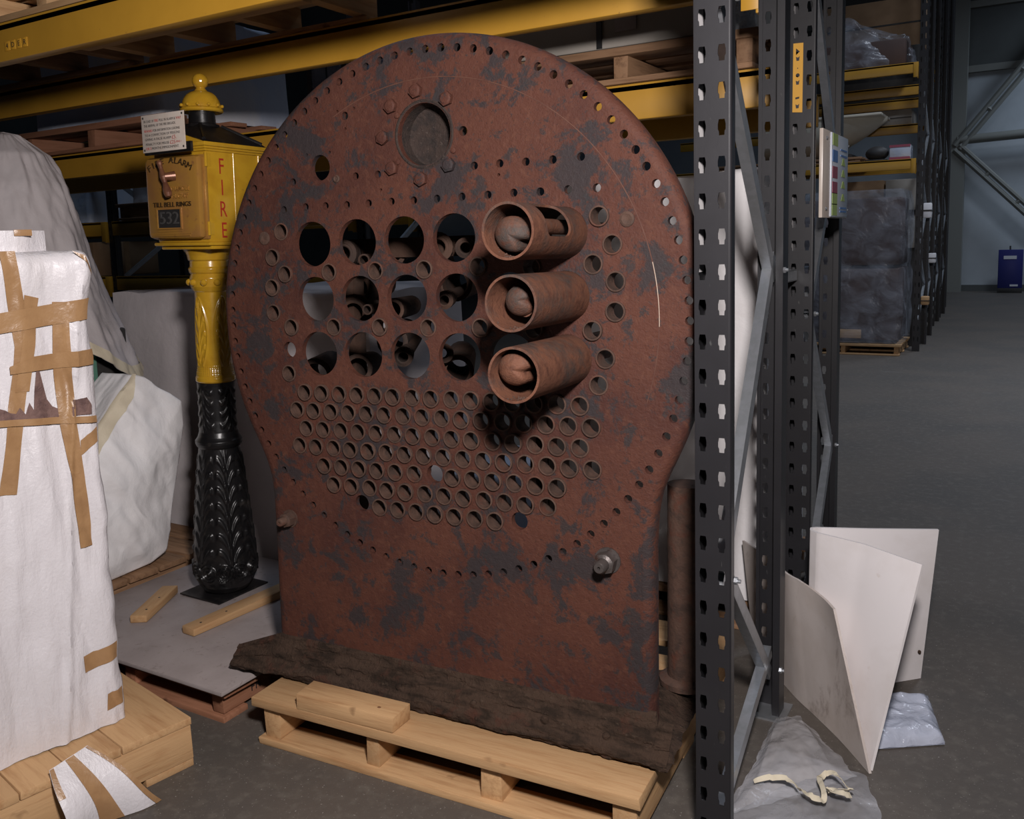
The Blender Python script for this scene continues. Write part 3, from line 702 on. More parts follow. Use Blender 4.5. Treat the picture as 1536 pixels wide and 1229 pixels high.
for uh, vh, y0, ln, r, cl in ((-0.262, 0.185, 0.22, 0.5, 0.032, True), (-0.196, 0.165, 0.17, 0.5, 0.018, False), (-0.095, 0.185, 0.30, 0.5, 0.045, False), (0.045, 0.195, 0.24, 0.5, 0.034, True), (0.125, 0.19, 0.18, 0.5, 0.022, True),
                            (-0.232, 0.022, 0.26, 0.5, 0.042, True), (-0.192, 0.028, 0.16, 0.5, 0.016, False), (-0.10, 0.03, 0.28, 0.5, 0.036, False), (0.06, 0.055, 0.22, 0.5, 0.020, True), (-0.21, 0.09, 0.36, 0.4, 0.05, False),
                            (-0.225, -0.135, 0.24, 0.5, 0.046, False), (-0.075, -0.10, 0.22, 0.5, 0.022, True), (-0.10, -0.055, 0.34, 0.4, 0.05, False), (0.055, -0.085, 0.24, 0.5, 0.022, True), (0.10, -0.13, 0.30, 0.4, 0.05, False), (0.10, 0.10, 0.34, 0.4, 0.055, False), (-0.37, -0.16, 0.36, 0.3, 0.06, False)):
    back_pipe(uh + (uh - 1.36) / 1.96 * y0, vh + (vh - 0.2) / 1.96 * y0, y0, ln, r, cl, du=-0.45 + random.uniform(-0.1, 0.2), dv=random.uniform(-0.12, 0.08))
# upright post behind the plate at its right
MB().tube([(0.60, 0.34, 0.045), (0.60, 0.34, 0.62)], 0.052, 20).lathe([(0.052, 0.045), (0.075, 0.045), (0.075, 0.06), (0.052, 0.07)], 20, Matrix.Translation((0.60, 0.34, 0))).done('support_pipe', RUST_STUB, plate, label='brown upright pipe behind the plate')
MB().box((-0.53, 0.30, 0.1), (-0.47, 0.36, 1.3)).box((-0.53, 0.30, 1.26), (0.2, 0.36, 1.32)).box((0.14, 0.31, 0.05), (0.2, 0.36, 1.3)).done('rear_frame', RUST_DARK, plate)
# caked base: dirt and rotten timber along the foot
def caked(a, b):
    u = -0.735 + (0.66 + 0.735) * a
    prof_ = [(0.006, 0.122), (-0.004, 0.112), (-0.009, 0.098), (-0.016, 0.085), (-0.030, 0.070), (-0.033, 0.058), (-0.040, 0.045), (-0.052, 0.034), (-0.058, 0.018), (-0.050, 0.004), (-0.040, 0.0), (0.02, 0.0)]
    s = b * (len(prof_) - 1); k = min(int(s), len(prof_) - 2); f = s - k
    y = prof_[k][0] * (1 - f) + prof_[k + 1][0] * f; z = prof_[k][1] * (1 - f) + prof_[k + 1][1] * f
    endl = max(0, min(1, (-0.56 - u) / 0.17))
    z0 = z
    z = z * (1 - 0.52 * endl) ; y -= 0.02 * endl * (1 - b); 
    if a > 0.97: z *= 0.8
    n1 = fbm((u * 6, b * 7, 3.1), 4); n2 = fbm((u * 38, b * 26, 9.2), 3)
    k_ = min(1, b * 6) * min(1, (1 - b) * 5)
    return Vector((u, y + (n1 * 0.008 + n2 * 0.003) * k_, max(0.0005, z + (n1 * 0.006 + n2 * 0.0022) * k_)))
mb = MB(); g = mb.grid(caked, 260, 44)
mb.done('caked_base', DIRT, plate, sharp=1.2, label='brown crust of rust and dirt along the foot')
def slab(a, b):
    u = -0.72 + 1.375 * a; y = -0.02 + 0.42 * b
    n1 = fbm((u * 9, y * 9, 1.0), 4); edge = min(1, min(a, 1 - a, b, 1 - b) * 14)
    return Vector((u + (1 - edge) * n1 * 0.02, y + (1 - edge) * n1 * 0.02, 0.001 + 0.0196 * max(y, 0) + edge * (0.046 + 0.02 * n1)))
mb = MB(); mb.grid(slab, 110, 40); mb.done('base_slab', DIRT, plate, sharp=1.2)
# bolt heads in the crust
for u, v in ((-0.33, 0.055), (-0.12, 0.05), (0.12, 0.052), (0.33, 0.055), (0.5, 0.05)):
    MB().ball((u, -0.036, v), (0.012, 0.008, 0.012), 10, 6).done('crusted_bolt', DIRT, plate)

# ------------------------------------------------------------------ pallet under the plate and loose block
p1 = pallet('pine_pallet', 'pale new pine pallet carrying the rusty round plate', (-1.9165, 1.737, 0), 0.0628, L_=1.18, D=0.98, H=0.1445, front_w=0.145)
t = thing('timber_block', 'short loose pale timber offcut lying on the front edge of the pine pallet', 'timber', (-1.585, 1.77, 0.1462), 0.063)
MB().box((-0.165, -0.012, 0), (0.165, 0.075, 0.046), bev=0.003, jit=0.003).done('block', PINE[0], t)
mbk = MB()
for x_, y_ in ((0.10, 0.02),): mbk.ball((x_, y_, 0.0462), (0.006, 0.004, 0.001), 8, 4)
mbk.done('knot', wood('knot_wood', (0.16, 0.07, 0.035), (0.10, 0.045, 0.02), 0), t)
# ------------------------------------------------------------------ fire alarm post
S_ = 1.035
lean = Matrix.Rotation(0.019, 4, Vector((-0.513, 0.858, 0)))
fa_ = thing('fire_alarm_post', 'old cast iron street fire alarm post, yellow above and black below, with enamel sign', 'fire alarm', (-2.66, 2.33, 0.1352), rot=lean)
def zz(z): return (z - 0.17) * S_
def interp(tab, z):
    for (z0, r0), (z1, r1) in zip(tab, tab[1:]):
        if z <= z1: return r0 + (r1 - r0) * max(0, (z - z0)) / (z1 - z0)
    return tab[-1][1]
LOW = [(0.17, 0.070), (0.18, 0.086), (0.20, 0.100), (0.235, 0.111), (0.28, 0.113), (0.36, 0.107), (0.50, 0.094), (0.62, 0.082), (0.715, 0.074), (0.722, 0.080), (0.732, 0.084), (0.742, 0.084), (0.75, 0.078), (0.757, 0.074), (0.775, 0.069), (0.82, 0.0655), (0.90, 0.0655), (0.945, 0.067), (0.957, 0.068)]
UPP = [(0.957, 0.066), (0.963, 0.071), (0.975, 0.071), (0.982, 0.067), (0.995, 0.065), (1.01, 0.062), (1.20, 0.0585), (1.285, 0.0585), (1.29, 0.063), (1.305, 0.071), (1.335, 0.073), (1.35, 0.068), (1.356, 0.073), (1.368, 0.076), (1.376, 0.070), (1.395, 0.069), (1.40, 0.075), (1.415, 0.078), (1.425, 0.082), (1.437, 0.090)]
def feather(s, t, n):
    """acanthus relief: s across -1..1, t along 0..1; curled barbs either side of a midrib."""
    a = abs(s)
    if a > 1: return 0.0
    env = min(1, (1 - a) * 5) * min(1, t * 12) * min(1, (1 - t) * 9)
    rib = math.exp(-(a / 0.10) ** 2) * 1.1
    ph = t * n - 1.15 * math.sin(min(a, 1) * 2.0)
    barb = max(0.0, math.sin(2 * math.pi * ph)) ** 0.8 * min(1, a * 4) * (0.65 + 0.5 * a)
    fine = 0.16 * math.sin(2 * math.pi * ph * 3)
    return env * (rib + barb * (1 + fine)) * 0.8
def relief_low(th, z):
    h = 0.0
    if 0.205 < z < 0.715:
        k = th / (2 * math.pi) * 6; s = (k - math.floor(k) - 0.5) * 2.15
        t = (z - 0.205) / 0.51
        h += 0.0095 * feather(s, t, 9)
        # scroll at the foot
        r = math.hypot((abs(s) - 0.55) * 0.055, z - 0.262)
        if r < 0.036: h = 0.004 * (1 + math.sin(r * 520)) * min(1, (0.036 - r) * 200)
    elif 0.775 < z < 0.94:
        k = th / (2 * math.pi) * 4 + 0.5; s = (k - math.floor(k) - 0.5) * 2.1; t = (0.94 - z) / 0.165
        h += 0.0055 * feather(s * 1.15, t, 4)
    return h
def relief_up(th, z):
    h = 0.0
    if 1.02 < z < 1.27:
        k = th / (2 * math.pi) * 4 + 0.55; s = (k - math.floor(k) - 0.5) * 2.5; t = (z - 1.02) / 0.25
        w = math.sin(math.pi * min(1, t * 0.93 + 0.07)) ** 0.7
        d = abs(abs(s) - w * 0.9)
        h += 0.0035 * math.exp(-(d / 0.10) ** 2)
        if abs(s) < w * 0.8: h += 0.005 * feather(s / max(w * 0.8, 0.05), t, 5)
    elif 0.985 < z < 1.02:
        h += 0.0016 * max(0, math.sin(th * 26 + z * 420) * math.sin(th * 26 - z * 420))
    return h
def pillar(name, tab, rel, mat, nz):
    z0, z1 = tab[0][0], tab[-1][0]
    zs = sorted({round(z0 + (z1 - z0) * k / nz, 5) for k in range(nz + 1)} | {z for z, _ in tab})
    mb = MB(); nu = 288; rings = []
    for z in zs:
        r = interp(tab, z)
        rings.append([mb.bm.verts.new(((r + rel(a, z)) * S_ * math.cos(a), (r + rel(a, z)) * S_ * math.sin(a), zz(z))) for a in [2 * math.pi * k / nu for k in range(nu)]])
    for a, b in zip(rings, rings[1:]):
        for k in range(nu): mb.bm.faces.new((a[k], a[(k + 1) % nu], b[(k + 1) % nu], b[k]))
    mb.bm.faces.new(rings[0][::-1]); mb.bm.faces.new(rings[-1])
    return mb.done(name, mat, fa_, sharp=0.9)
pillar('lower_pillar', LOW, relief_low, GBLACK, 230)
up = pillar('upper_pillar', UPP, relief_up, GYEL, 190)
ball_me = MB().ball((0, 0, 0), 0.0125 * S_, 14, 10).mesh('boss', None); ball_me.materials.append(GYEL)
for k in range(10):
    a = 2 * math.pi * k / 10 + 0.2
    o = put('boss', ball_me, up); o.location = (0.073 * S_ * math.cos(a), 0.073 * S_ * math.sin(a), zz(1.32))
MB().box((-0.115, -0.13, -0.0052), (0.10, 0.12, 0.0), bev=0.001).done('foot_plate', GBLACK, fa_)
def sb(x0, x1, y0, y1, z0, z1, bev=0.0, mb=None):
    return (mb or MB()).box((x0 * S_, y0 * S_, zz(z0)), (x1 * S_, y1 * S_, zz(z1)), bev=bev)
m_ = sb(-0.115, 0.140, -0.112, 0.128, 1.437, 1.450, 0.004); sb(-0.132, 0.150, -0.130, 0.136, 1.4495, 1.462, 0.005, m_)
m_.done('box_base', GYEL, fa_, sharp=0.5)
sb(-0.122, 0.140, -0.118, 0.130, 1.461, 1.768, 0.006).done('alarm_box', GYEL, fa_, sharp=0.5)
for x, y in ((0.1395, 0.004), (0.1395, 0.122), (-0.1215, 0.004)):
    MB().lathe([(0.0055, zz(1.463)), (0.0055, zz(1.766))], 10, Matrix.Translation((x * S_, y * S_, 0))).done('corner_bead', GYEL, fa_)
m_ = MB()
for z0, z1, e in ((1.766, 1.774, 0.006), (1.774, 1.782, 0.011), (1.782, 1.796, 0.018)): sb(-0.122 - e, 0.140 + e, -0.120 - e, 0.130 + e, z0, z1, 0.0025, m_)
m_.done('cornice', GYEL, fa_, sharp=0.5)
# door
mb = sb(-0.126, 0.140, -0.158, -0.122, 1.474, 1.752, 0.017)
sb(-0.123, 0.143, -0.126, -0.116, 1.472, 1.755, 0.002, mb)
door = mb.done('door', BRONZE, fa_, sharp=0.5)
DY = -0.1585 * S_; XS = 1.22
FRONT = Matrix(((1, 0, 0, 0), (0, 0, -1, DY), (0, 1, 0, 0), (0, 0, 0, 1)))
DARKL = nmat('darkened_letter_bronze', (0.07, 0.04, 0.015), 0.4, 0.3)
def arc_word(txt, cx, cz, R, span, size, mat):
    n = len(txt)
    for i, ch in enumerate(txt):
        if ch == ' ': continue
        a = -span / 2 + span * i / (n - 1)
        M = FRONT @ Matrix.Translation(((cx + R * math.sin(a)) * S_ * XS, zz(cz + R * (math.cos(a) - 1)), 0)) @ Matrix.Rotation(-a, 4, 'Z')
        text('raised_letter', ch, size, 0.005, M, mat, door, xs=XS)
arc_word('FIRE ALARM', 0.004, 1.738, 0.15, 1.15, 0.030, DARKL)
for txt, x, z, s_, xs in (('TURN HANDLE', 0.022, 1.642, 0.0215, 0.85), ('TO RIGHT', 0.028, 1.617, 0.0215, 1.0), ('TILL BELL RINGS', 0.008, 1.590, 0.0235, 0.95)):
    text('raised_lettering', txt, s_, 0.006, FRONT @ Matrix.Translation((x * S_ * XS, zz(z), 0)), BRONZE if z > 1.6 else DARKL, door, xs=xs * XS)
DKPL = nmat('dark_number_plate', (0.035, 0.033, 0.032), 0.5, 0.3)
mb = MB()
for x0, x1, z0, z1 in ((-0.083, 0.021, 1.574, 1.579), (-0.083, 0.021, 1.507, 1.512), (-0.083, -0.078, 1.512, 1.574), (0.016, 0.021, 1.512, 1.574)): sb(x0 * XS + 0.03, x1 * XS + 0.03, -0.162, -0.156, z0, z1, 0, mb)
sb(-0.079 * XS + 0.03, 0.017 * XS + 0.03, -0.1592, -0.156, 1.511, 1.575).done('number_plate', DKPL, door)
text('number', '532', 0.062, 0.004, FRONT @ Matrix.Translation(((-0.031 * XS + 0.03) * S_, zz(1.543), 0.0012)), nmat('grey_numeral', (0.105, 0.10, 0.096), 0.45, 0.4), door, xs=0.92 * XS)
mb.done('plate_frame', BRONZE, door)
mb = MB()
for z, w in ((1.499, 0.05), (1.490, 0.085), (1.4835, 0.08)): sb((-0.005 - w) * XS, (-0.005 + w) * XS, -0.1595, -0.156, z, z + 0.0028, 0, mb)
mb.done('worn_lettering', BRONZE, door)['kind'] = 'stuff'
# twin knobbed handle on its boss
hd = MB(); hx, hz = 0.008, 1.682
q = Matrix.Translation((hx * S_, DY - 0.030, zz(hz))) @ Matrix.Rotation(-0.32, 4, 'Y')
hd.lathe([(0, -0.075), (0.010, -0.073), (0.0145, -0.060), (0.0135, -0.045), (0.008, -0.022), (0.010, -0.010), (0.0125, 0.0), (0.010, 0.012), (0.007, 0.028), (0.0085, 0.042), (0.0105, 0.050), (0.008, 0.058), (0, 0.060)], 18, q)
hd.tube([(hx * S_ + 0.004, DY - 0.028, zz(hz)), (hx * S_ + 0.022, DY + 0.002, zz(hz) + 0.004)], [0.013, 0.017], 16)
hd.done('handle', BROWNH, door, sharp=None)
for z in (1.735, 1.505):
    mb = MB().lathe([(0.0055, zz(z) - 0.022), (0.0055, zz(z) + 0.026)], 10, Matrix.Translation((0.1445 * S_, -0.122 * S_, 0)))
    mb.box((0.1395 * S_, -0.115 * S_, zz(z) - 0.02), (0.1415 * S_, -0.097 * S_, zz(z) + 0.024))
    mb.done('hinge', GYEL, fa_, sharp=0.5)
# FIRE down the side panel
for ch, z in zip('FIRE', (1.716, 1.644, 1.571, 1.499)):
    M = Matrix(((0, 0, 1, 0.1403 * S_), (1, 0, 0, -0.052 * S_), (0, 1, 0, zz(z)), (0, 0, 0, 1)))
    text('painted_letter', ch, 0.079, 0.001, M, REDPAINT, fa_, xs=0.72)
# roof, chimney, dome and ball
mb = MB()
lo = [(-0.140, -0.136), (0.157, -0.136), (0.157, 0.147), (-0.140, 0.147)]; hi = [(-0.045, -0.05), (0.045, -0.05), (0.045, 0.045), (-0.045, 0.045)]
def ring(c, z): return [mb.bm.verts.new((x * S_, y * S_, zz(z))) for x, y in c]
def rr_(c, k): return c
r0 = ring(lo, 1.796); r1 = ring([(x * 0.93, y * 0.93) for x, y in lo], 1.806); r2 = ring(hi, 1.868)
for a, b in ((r0, r1), (r1, r2)):
    for k in range(4): mb.bm.faces.new((a[k], a[(k + 1) % 4], b[(k + 1) % 4], b[k]))
mb.bm.faces.new(r0[::-1]); mb.bm.faces.new(r2)
roof = mb.done('roof', GBLACK, fa_, sharp=0.3)
for k in range(4):
    a, b = Vector((lo[k][0] * 0.93 * S_, lo[k][1] * 0.93 * S_, zz(1.806))), Vector((hi[k][0] * S_, hi[k][1] * S_, zz(1.868)))
    MB().tube([a, b], 0.0065, 8).done('hip_rib', GBLACK, roof)
m2 = MB().prism([(-0.140 * S_, zz(1.795)), (0.157 * S_, zz(1.795)), (0.008, zz(1.838))], 0.128 * S_, 0.140 * S_, Matrix(((1, 0, 0, 0), (0, 0, -1, 0), (0, 1, 0, 0), (0, 0, 0, 1))))
m2.done('front_gable', GYEL, fa_, sharp=0.3)
MB().lathe([(0.062, zz(1.862)), (0.060, zz(1.872)), (0.048, zz(1.876)), (0.046, zz(1.92))], 28).done('chimney', GBLACK, fa_, sharp=0.6)
dome = MB().lathe([(0.0, zz(1.914)), (0.072, zz(1.914)), (0.077, zz(1.918)), (0.076, zz(1.926)), (0.070, zz(1.930)), (0.069, zz(1.940)), (0.064, zz(1.956)), (0.054, zz(1.972)), (0.040, zz(1.983)), (0.024, zz(1.988)), (0.021, zz(1.992)), (0.016, zz(1.998)), (0.016, zz(2.004))], 40).done('dome', GYEL, fa_, sharp=0.6)
MB().ball((0, 0, zz(2.022)), 0.0285, 24, 16).done('ball_finial', GYEL, fa_, sharp=None)
rv = MB().ball((0, 0, 0), 0.0062, 10, 6).mesh('rivet', None); rv.materials.append(GYEL)
for k in range(12):
    a = 2 * math.pi * k / 12 + 0.15; o = put('rivet', rv, dome); o.location = (0.0735 * math.cos(a), 0.0735 * math.sin(a), zz(1.936))
# enamel sign
SX, SZ, SW, SH = 0.004, 1.831, 0.222, 0.130
sg = MB().box((-SW / 2, -0.003, -SH / 2), (SW / 2, 0.0, SH / 2), bev=0.0012).mesh('enamel_sign', 0.5); sg.materials.append(ENAMEL)
sign = put('enamel_sign', sg, fa_, label='cream enamel sign with black and red wording')
sign.location = (SX * S_, -0.172 * S_, zz(SZ)); sign.rotation_euler = (0, -0.012, 0)
MB().box((-SW / 2 + 0.004, 0.0, -SH / 2 - 0.008), (SW / 2 + 0.022, 0.010, -SH / 2 + 0.026)).box((-0.02, 0.0, -SH / 2), (0.02, 0.045, -SH / 2 + 0.012)).done('sign_bracket', GBLACK, sign)
SF = lambda x, z: Matrix(((1.22, 0, 0, x * 1.22), (0, 0, -1, -0.0032), (0, 1.05, 0, z * 1.05), (0, 0, 0, 1)))
def line(segs, z, size, x0, width):
    """one line of wording, black and red runs, fitted to a width."""
    meshes = []; x = 0.0
    for txt, mt, k in segs:
        me = text_mesh(txt, size * k, 0.0004, Matrix.Identity(4), 'LEFT'); w = max(v.co.x for v in me.vertices)
        meshes.append((me, x, mt)); x += w + size * 0.28
    f = width / (x - size * 0.28)
    for me, xo, mt in meshes:
        me.transform(SF(x0, z) @ Matrix.Diagonal((f, 1, 1, 1)) @ Matrix.Translation((xo, 0, 0))); me.materials.clear(); me.materials.append(mt)
        put('sign_wording', me, sign)
B_, R_ = INK, REDINK
line([('IN CASE OF', B_, 0.9), ('FIRE', R_, 1), ('PULL IN ALARM &', B_, 0.95), ('WAIT', R_, 0.95)], 0.040, 0.0125, -0.080, 0.160)
line([('THE ARRIVAL OF THE FIRE BRIGADE.', B_, 1)], 0.0255, 0.0115, -0.080, 0.136)
line([('REWARD', R_, 1), ('FOR INFORMATION LEADING', B_, 1)], 0.0085, 0.0115, -0.080, 0.152)
line([('TO A CONVICTION OF PERSONS', B_, 1)], -0.0055, 0.0115, -0.079, 0.150)
line([('GIVING A FALSE ALARM', B_, 1), ('£5.', R_, 1.5)], -0.0195, 0.0115, -0.079, 0.134)
line([('PENALTY FOR MISUSE', B_, 1), ('£25', R_, 1.5), ('FINE /', R_, 0.85)], -0.0355, 0.0115, -0.077, 0.152)
line([('OR 3', R_, 1.1), ('MONTHS IMPRISONMENT.', B_, 1)], -0.0495, 0.0115, -0.077, 0.142)
for x, z in ((-0.101, 0.055), (0.101, 0.056), (-0.101, -0.056), (0.101, -0.055)):
    MB().ball((x, -0.003, z), (0.0042, 0.0022, 0.0042), 10, 6).done('sign_screw', BLACKM, sign)

# ------------------------------------------------------------------ pallet, board and battens under the alarm
p2 = pallet('reddish_pallet', 'reddish brown pallet under the fire alarm post', (-3.02, 1.765, 0), 0.004, L_=0.955, D=0.9, H=0.112, mats=REDW, nstr=3)
xs_ = max(v.co.x for o in p2.children if o.name.startswith('stringer') for v in o.data.vertices)
text('stamp', 'FR', 0.040, 0.0008, Matrix(((0, 0, 1, xs_ + 0.0006), (1, 0, 0, 0.15), (0, 1, 0, 0.056), (0, 0, 0, 1))), INK, p2)
t = thing('grey_board_sheet', 'grey sheet of board lying over the reddish pallet', 'board', (-2.53, 2.2, 0.1145))
MB().box((-0.49, -0.465, 0), (0.492, 0.46, 0.0125), bev=0.001).done('board', PLY, t)
for nm, a, b, w in (('left', (-2.70, 1.955), (-2.830, 2.20), 0.062), ('right', (-2.455, 1.965), (-2.425, 2.46), 0.066)):
    a, b = Vector((*a, 0.1278)), Vector((*b, 0.1278)); d = b - a
    t = thing('timber_batten', 'short pale batten lying %s of the foot of the fire alarm post' % ('left' if nm == 'left' else 'right'), 'timber', a, math.atan2(d.y, d.x) - math.pi / 2)
    L_ = d.length
    MB().box((-w / 2, 0, 0), (w / 2, L_, 0.030), bev=0.004, jit=0.002).done('batten', PINE[1], t)
    for y in (0.05, 0.16): MB().ball((0.008, y, 0.0302), (0.0045, 0.0045, 0.0012), 8, 4).done('nail', BLACKM, t)

# ------------------------------------------------------------------ wrapped crate at the left
crate = thing('wrapped_crate', 'tall crate wrapped in white polythene and crossed with brown tape', 'crate', (-2.14, 1.49, 0.1465), -0.232)
CB = 0.1465
def crate_x(s, z):
    """outward position of the visible face; s distance from the far edge, z world height."""
    v = 0.010 * fbm((s * 7.0, z * 1.3, 2.0), 4) + 0.006 * fbm((s * 22, z * 5, 7.0), 3) + 0.004 * math.sin(s * 42 + 2 * fbm((s * 3, z * 2, 0), 2))
    v += 0.009 * max(0, 1 - 7 * abs(fbm((s * 5.0 + 0.6 * z, z * 0.45, 9.0), 2))) - 0.006 * max(0, 1 - 8 * abs(fbm((s * 4.0 - 1.2 * z, z * 0.8, 5.0), 2)))
    v += 0.035 * max(0, (0.50 - z)) ** 1.3 + 0.010 * math.exp(-((z - 1.40) / 0.06) ** 2) - 0.010 * math.exp(-((z - 1.10) / 0.10) ** 2)
    e = min(1.0, s / 0.035); v -= 0.030 * (1 - math.sqrt(max(0, 1 - (1 - e) ** 2)))
    return v
def crate_edge(z):
    return 0.014 * fbm((z * 5, 3.0, 1.0), 3) + 0.012 * math.exp(-((z - 1.39) / 0.06) ** 2) + 0.01 * max(0, (0.5 - z))
mb = MB(); ZT = 1.452
def face_fn(a, b):
    s = 1.15 * a; z = CB + (ZT - CB) * b
    top = max(0, (z - (ZT - 0.035)) / 0.035); x = crate_x(s, z) - 0.03 * (1 - math.sqrt(max(0, 1 - top * top)))
    y = -s + crate_edge(z) * max(0, 1 - s / 0.1)
    if b == 0: z += 0.004 * abs(math.sin(s * 9))
    return Vector((x, y, z - CB))
g = mb.grid(face_fn, 150, 170)
# back of the wrapping: far side, top
far = []
for j in range(171):
    p = face_fn(0, j / 170); far.append([g[j][0]] + [mb.bm.verts.new((p.x - d, p.y + 0.006 * fbm((d * 8, p.z * 4, 1)), p.z)) for d in (0.05, 0.2, 0.45, 0.75)])
for a, b in zip(far, far[1:]):
    for i in range(4): mb.bm.faces.new((a[i], b[i], b[i + 1], a[i + 1]))
tp = [[g[170][i]] + [mb.bm.verts.new((-d, -1.15 * i / 150, ZT - CB + 0.004 * fbm((d * 9, i * 0.1, 4)))) for d in (0.08, 0.3, 0.75)] for i in range(151)]
for a, b in zip(tp, tp[1:]):
    for i in range(3): mb.bm.faces.new((a[i], a[i + 1], b[i + 1], b[i]))
mb.done('wrapping', WRAP, crate, sharp=1.2)
mb = MB()
def lid(a, b):
    s = 0.065 + 1.05 * a; k = b * 3
    if k <= 2: z = 1.447 + 0.030 * k; x = -0.055 + 0.005 * fbm((s * 12, z * 9, 0), 3)
    else: z = 1.507 + 0.004 * fbm((s * 9, 0, 5)); x = -0.055 - 0.5 * (k - 2)
    return Vector((x - 0.05 * max(0, 1 - a * 14), -s, z - CB))
mb.grid(lid, 60, 18); mb.done('wrapped_top', WRAP, crate, sharp=0.9)
def tape(quads, name='tape', mat=TAPE, lift=0.0035):
    """strip over the wrapped face; quads: list of (s,z) pairs, left and right edges top to bottom."""
    mb = MB()
    for (a, b), (c, d) in zip(quads, quads[1:]):
        n = 10
        def fn(u, v):
            s = (a[0] * (1 - u) + b[0] * u) * (1 - v) + (c[0] * (1 - u) + d[0] * u) * v
            z = (a[1] * (1 - u) + b[1] * u) * (1 - v) + (c[1] * (1 - u) + d[1] * u) * v
            return Vector((crate_x(max(s, 0.004), z) + lift, -s + crate_edge(z) * max(0, 1 - s / 0.1) , z - CB))
        mb.grid(fn, 8, n)
    return mb.done(name, mat, crate, sharp=1.0, merge=0.0004)
tape([((0.215, 1.455), (0.180, 1.455)), ((0.198, 1.218), (0.157, 1.239)), ((0.205, 1.16), (0.164, 1.172)), ((0.267, 0.847), (0.228, 0.843))])
tape([((0.165, 1.345), (0.132, 1.335)), ((0.185, 1.20), (0.15, 1.21)), ((0.205, 1.10), (0.172, 1.10))], lift=0.0050)
tape([((0.099, 1.323), (0.060, 1.320)), ((0.107, 1.139), (0.068, 1.134)), ((0.105, 0.998), (0.066, 0.990)), ((0.091, 0.852), (0.055, 0.851)), ((0.085, 0.662), (0.052, 0.662))], lift=0.0065)
tape([((0.30, 1.300), (0.30, 1.245)), ((0.224, 1.304), (0.228, 1.253)), ((0.008, 1.328), (0.010, 1.272))], lift=0.0080)
tape([((0.214, 1.168), (0.214, 1.148)), ((0.156, 1.188), (0.160, 1.150)), ((0.010, 1.192), (0.012, 1.150))], lift=0.0095)
tape([((0.30, 1.042), (0.30, 1.026)), ((0.10, 1.022), (0.10, 1.004)), ((0.012, 1.012), (0.012, 0.994))], lift=0.0100)
tape([((0.060, 0.952), (0.060, 0.912)), ((0.012, 0.982), (0.012, 0.942))])
tape([((0.105, 0.365), (0.104, 0.318)), ((0.012, 0.376), (0.012, 0.330))])
tape([((0.055, 0.239), (0.060, 0.194)), ((0.012, 0.242), (0.012, 0.197))])
tape([((0.045, 1.452), (0.022, 1.440)), ((0.020, 1.420), (0.010, 1.405)), ((0.012, 1.400), (0.004, 1.385))])
MB().box((-0.0525, -0.157, 1.493 - CB), (-0.0495, -0.114, 1.509 - CB), bev=0.0005).done('tape', TAPE, crate)
TORN = nmat('torn_brown_lining', (0.17, 0.10, 0.085), 0.8, 0.0, [(30, (0.10, 0.055, 0.05), 0.45, 0.65, 5)], (60, 0.6))
tape([((0.150, 1.157), (0.144, 1.157)), ((0.160, 1.10), (0.134, 1.10)), ((0.168, 1.025), (0.120, 1.022))], 'torn_lining', TORN, 0.0045)
edge = [((0.30, 1.075), (0.30, 1.035))]
for k in range(24):
    s = 0.29 - 0.0115 * k; edge.append(((s, 1.058 + random.uniform(-0.018, 0.016)), (s, 1.027 - 0.03 * (0.29 - s))))
mb = None
o = tape(edge, 'torn_lining', TORN, 0.0060)
# torn flap of wrapping hanging over the timber base
mb = MB()
def flap(a, b):
    w = [(-2.0, 0)]
    top = Vector((-2.045, 1.285, 0.190)); bl = Vector((-1.995, 1.175, 0.004)); br = Vector((-1.935, 1.420, 0.004))
    tl, tr = top + Vector((-0.012, -0.085, -0.02)), top + Vector((0.004, 0.012, 0.0))
    p = tl.lerp(tr, a).lerp(bl.lerp(br, a), b)
    p.x += 0.030 * math.sin(math.pi * b) + 0.012 * math.sin(a * 7 + b * 2) * b
    p.y += 0.012 * math.sin(b * 6) * (a - 0.5)
    return p
mb.grid(flap, 24, 26); fl = mb.done('torn_flap', WRAP, crate, world=True, sharp=1.2)
for a0, a1, ax in ((0.40, 0.62, 0.0), (0.93, 1.0, 0.0), (0.0, 0.10, 0.0)):
    mb = MB(); mb.grid(lambda u, v: flap(a0 + (a1 - a0) * u, v if a0 > 0 else v * 0.35) + Vector((0.003, -0.0005, 0.0006)), 5, 20)
    mb.done('flap_tape', TAPE, fl, world=True, sharp=1.0)
# timber base below it
tb = thing('crate_pallet', 'pale solid timber pallet base under the wrapped crate', 'pallet', (-1.985, 1.575, 0), -0.2)
MB().box((-0.045, -1.3, 0.022), (0, 0, 0.123), bev=0.002, jit=0.001).done('side_beam', OLDW[1] if False else PINE[1], tb)
MB().box((-0.80, -1.3, 0.022), (-0.75, 0, 0.123), bev=0.002).done('side_beam', PINE[1], tb)
MB().box((-0.42, -1.3, 0.022), (-0.37, 0, 0.123), bev=0.002).done('side_beam', PINE[1], tb)
for y0, y1 in ((-0.14, 0.0), (-0.70, -0.60), (-1.3, -1.18)): MB().box((-0.8, y0, 0), (0, y1, 0.0215), bev=0.002).done('foot_board', PINE[0], tb)
y = 0.0
for k in range(10):
    w = (0.20, 0.13, 0.125, 0.13, 0.12, 0.13, 0.12, 0.13, 0.12, 0.1)[k]
    MB().box((-0.8, y - w + 0.003, 0.1235), (0.003, y, 0.1455), bev=0.002, jit=0.0012).done('deck_board', PINE[0], tb); y -= w

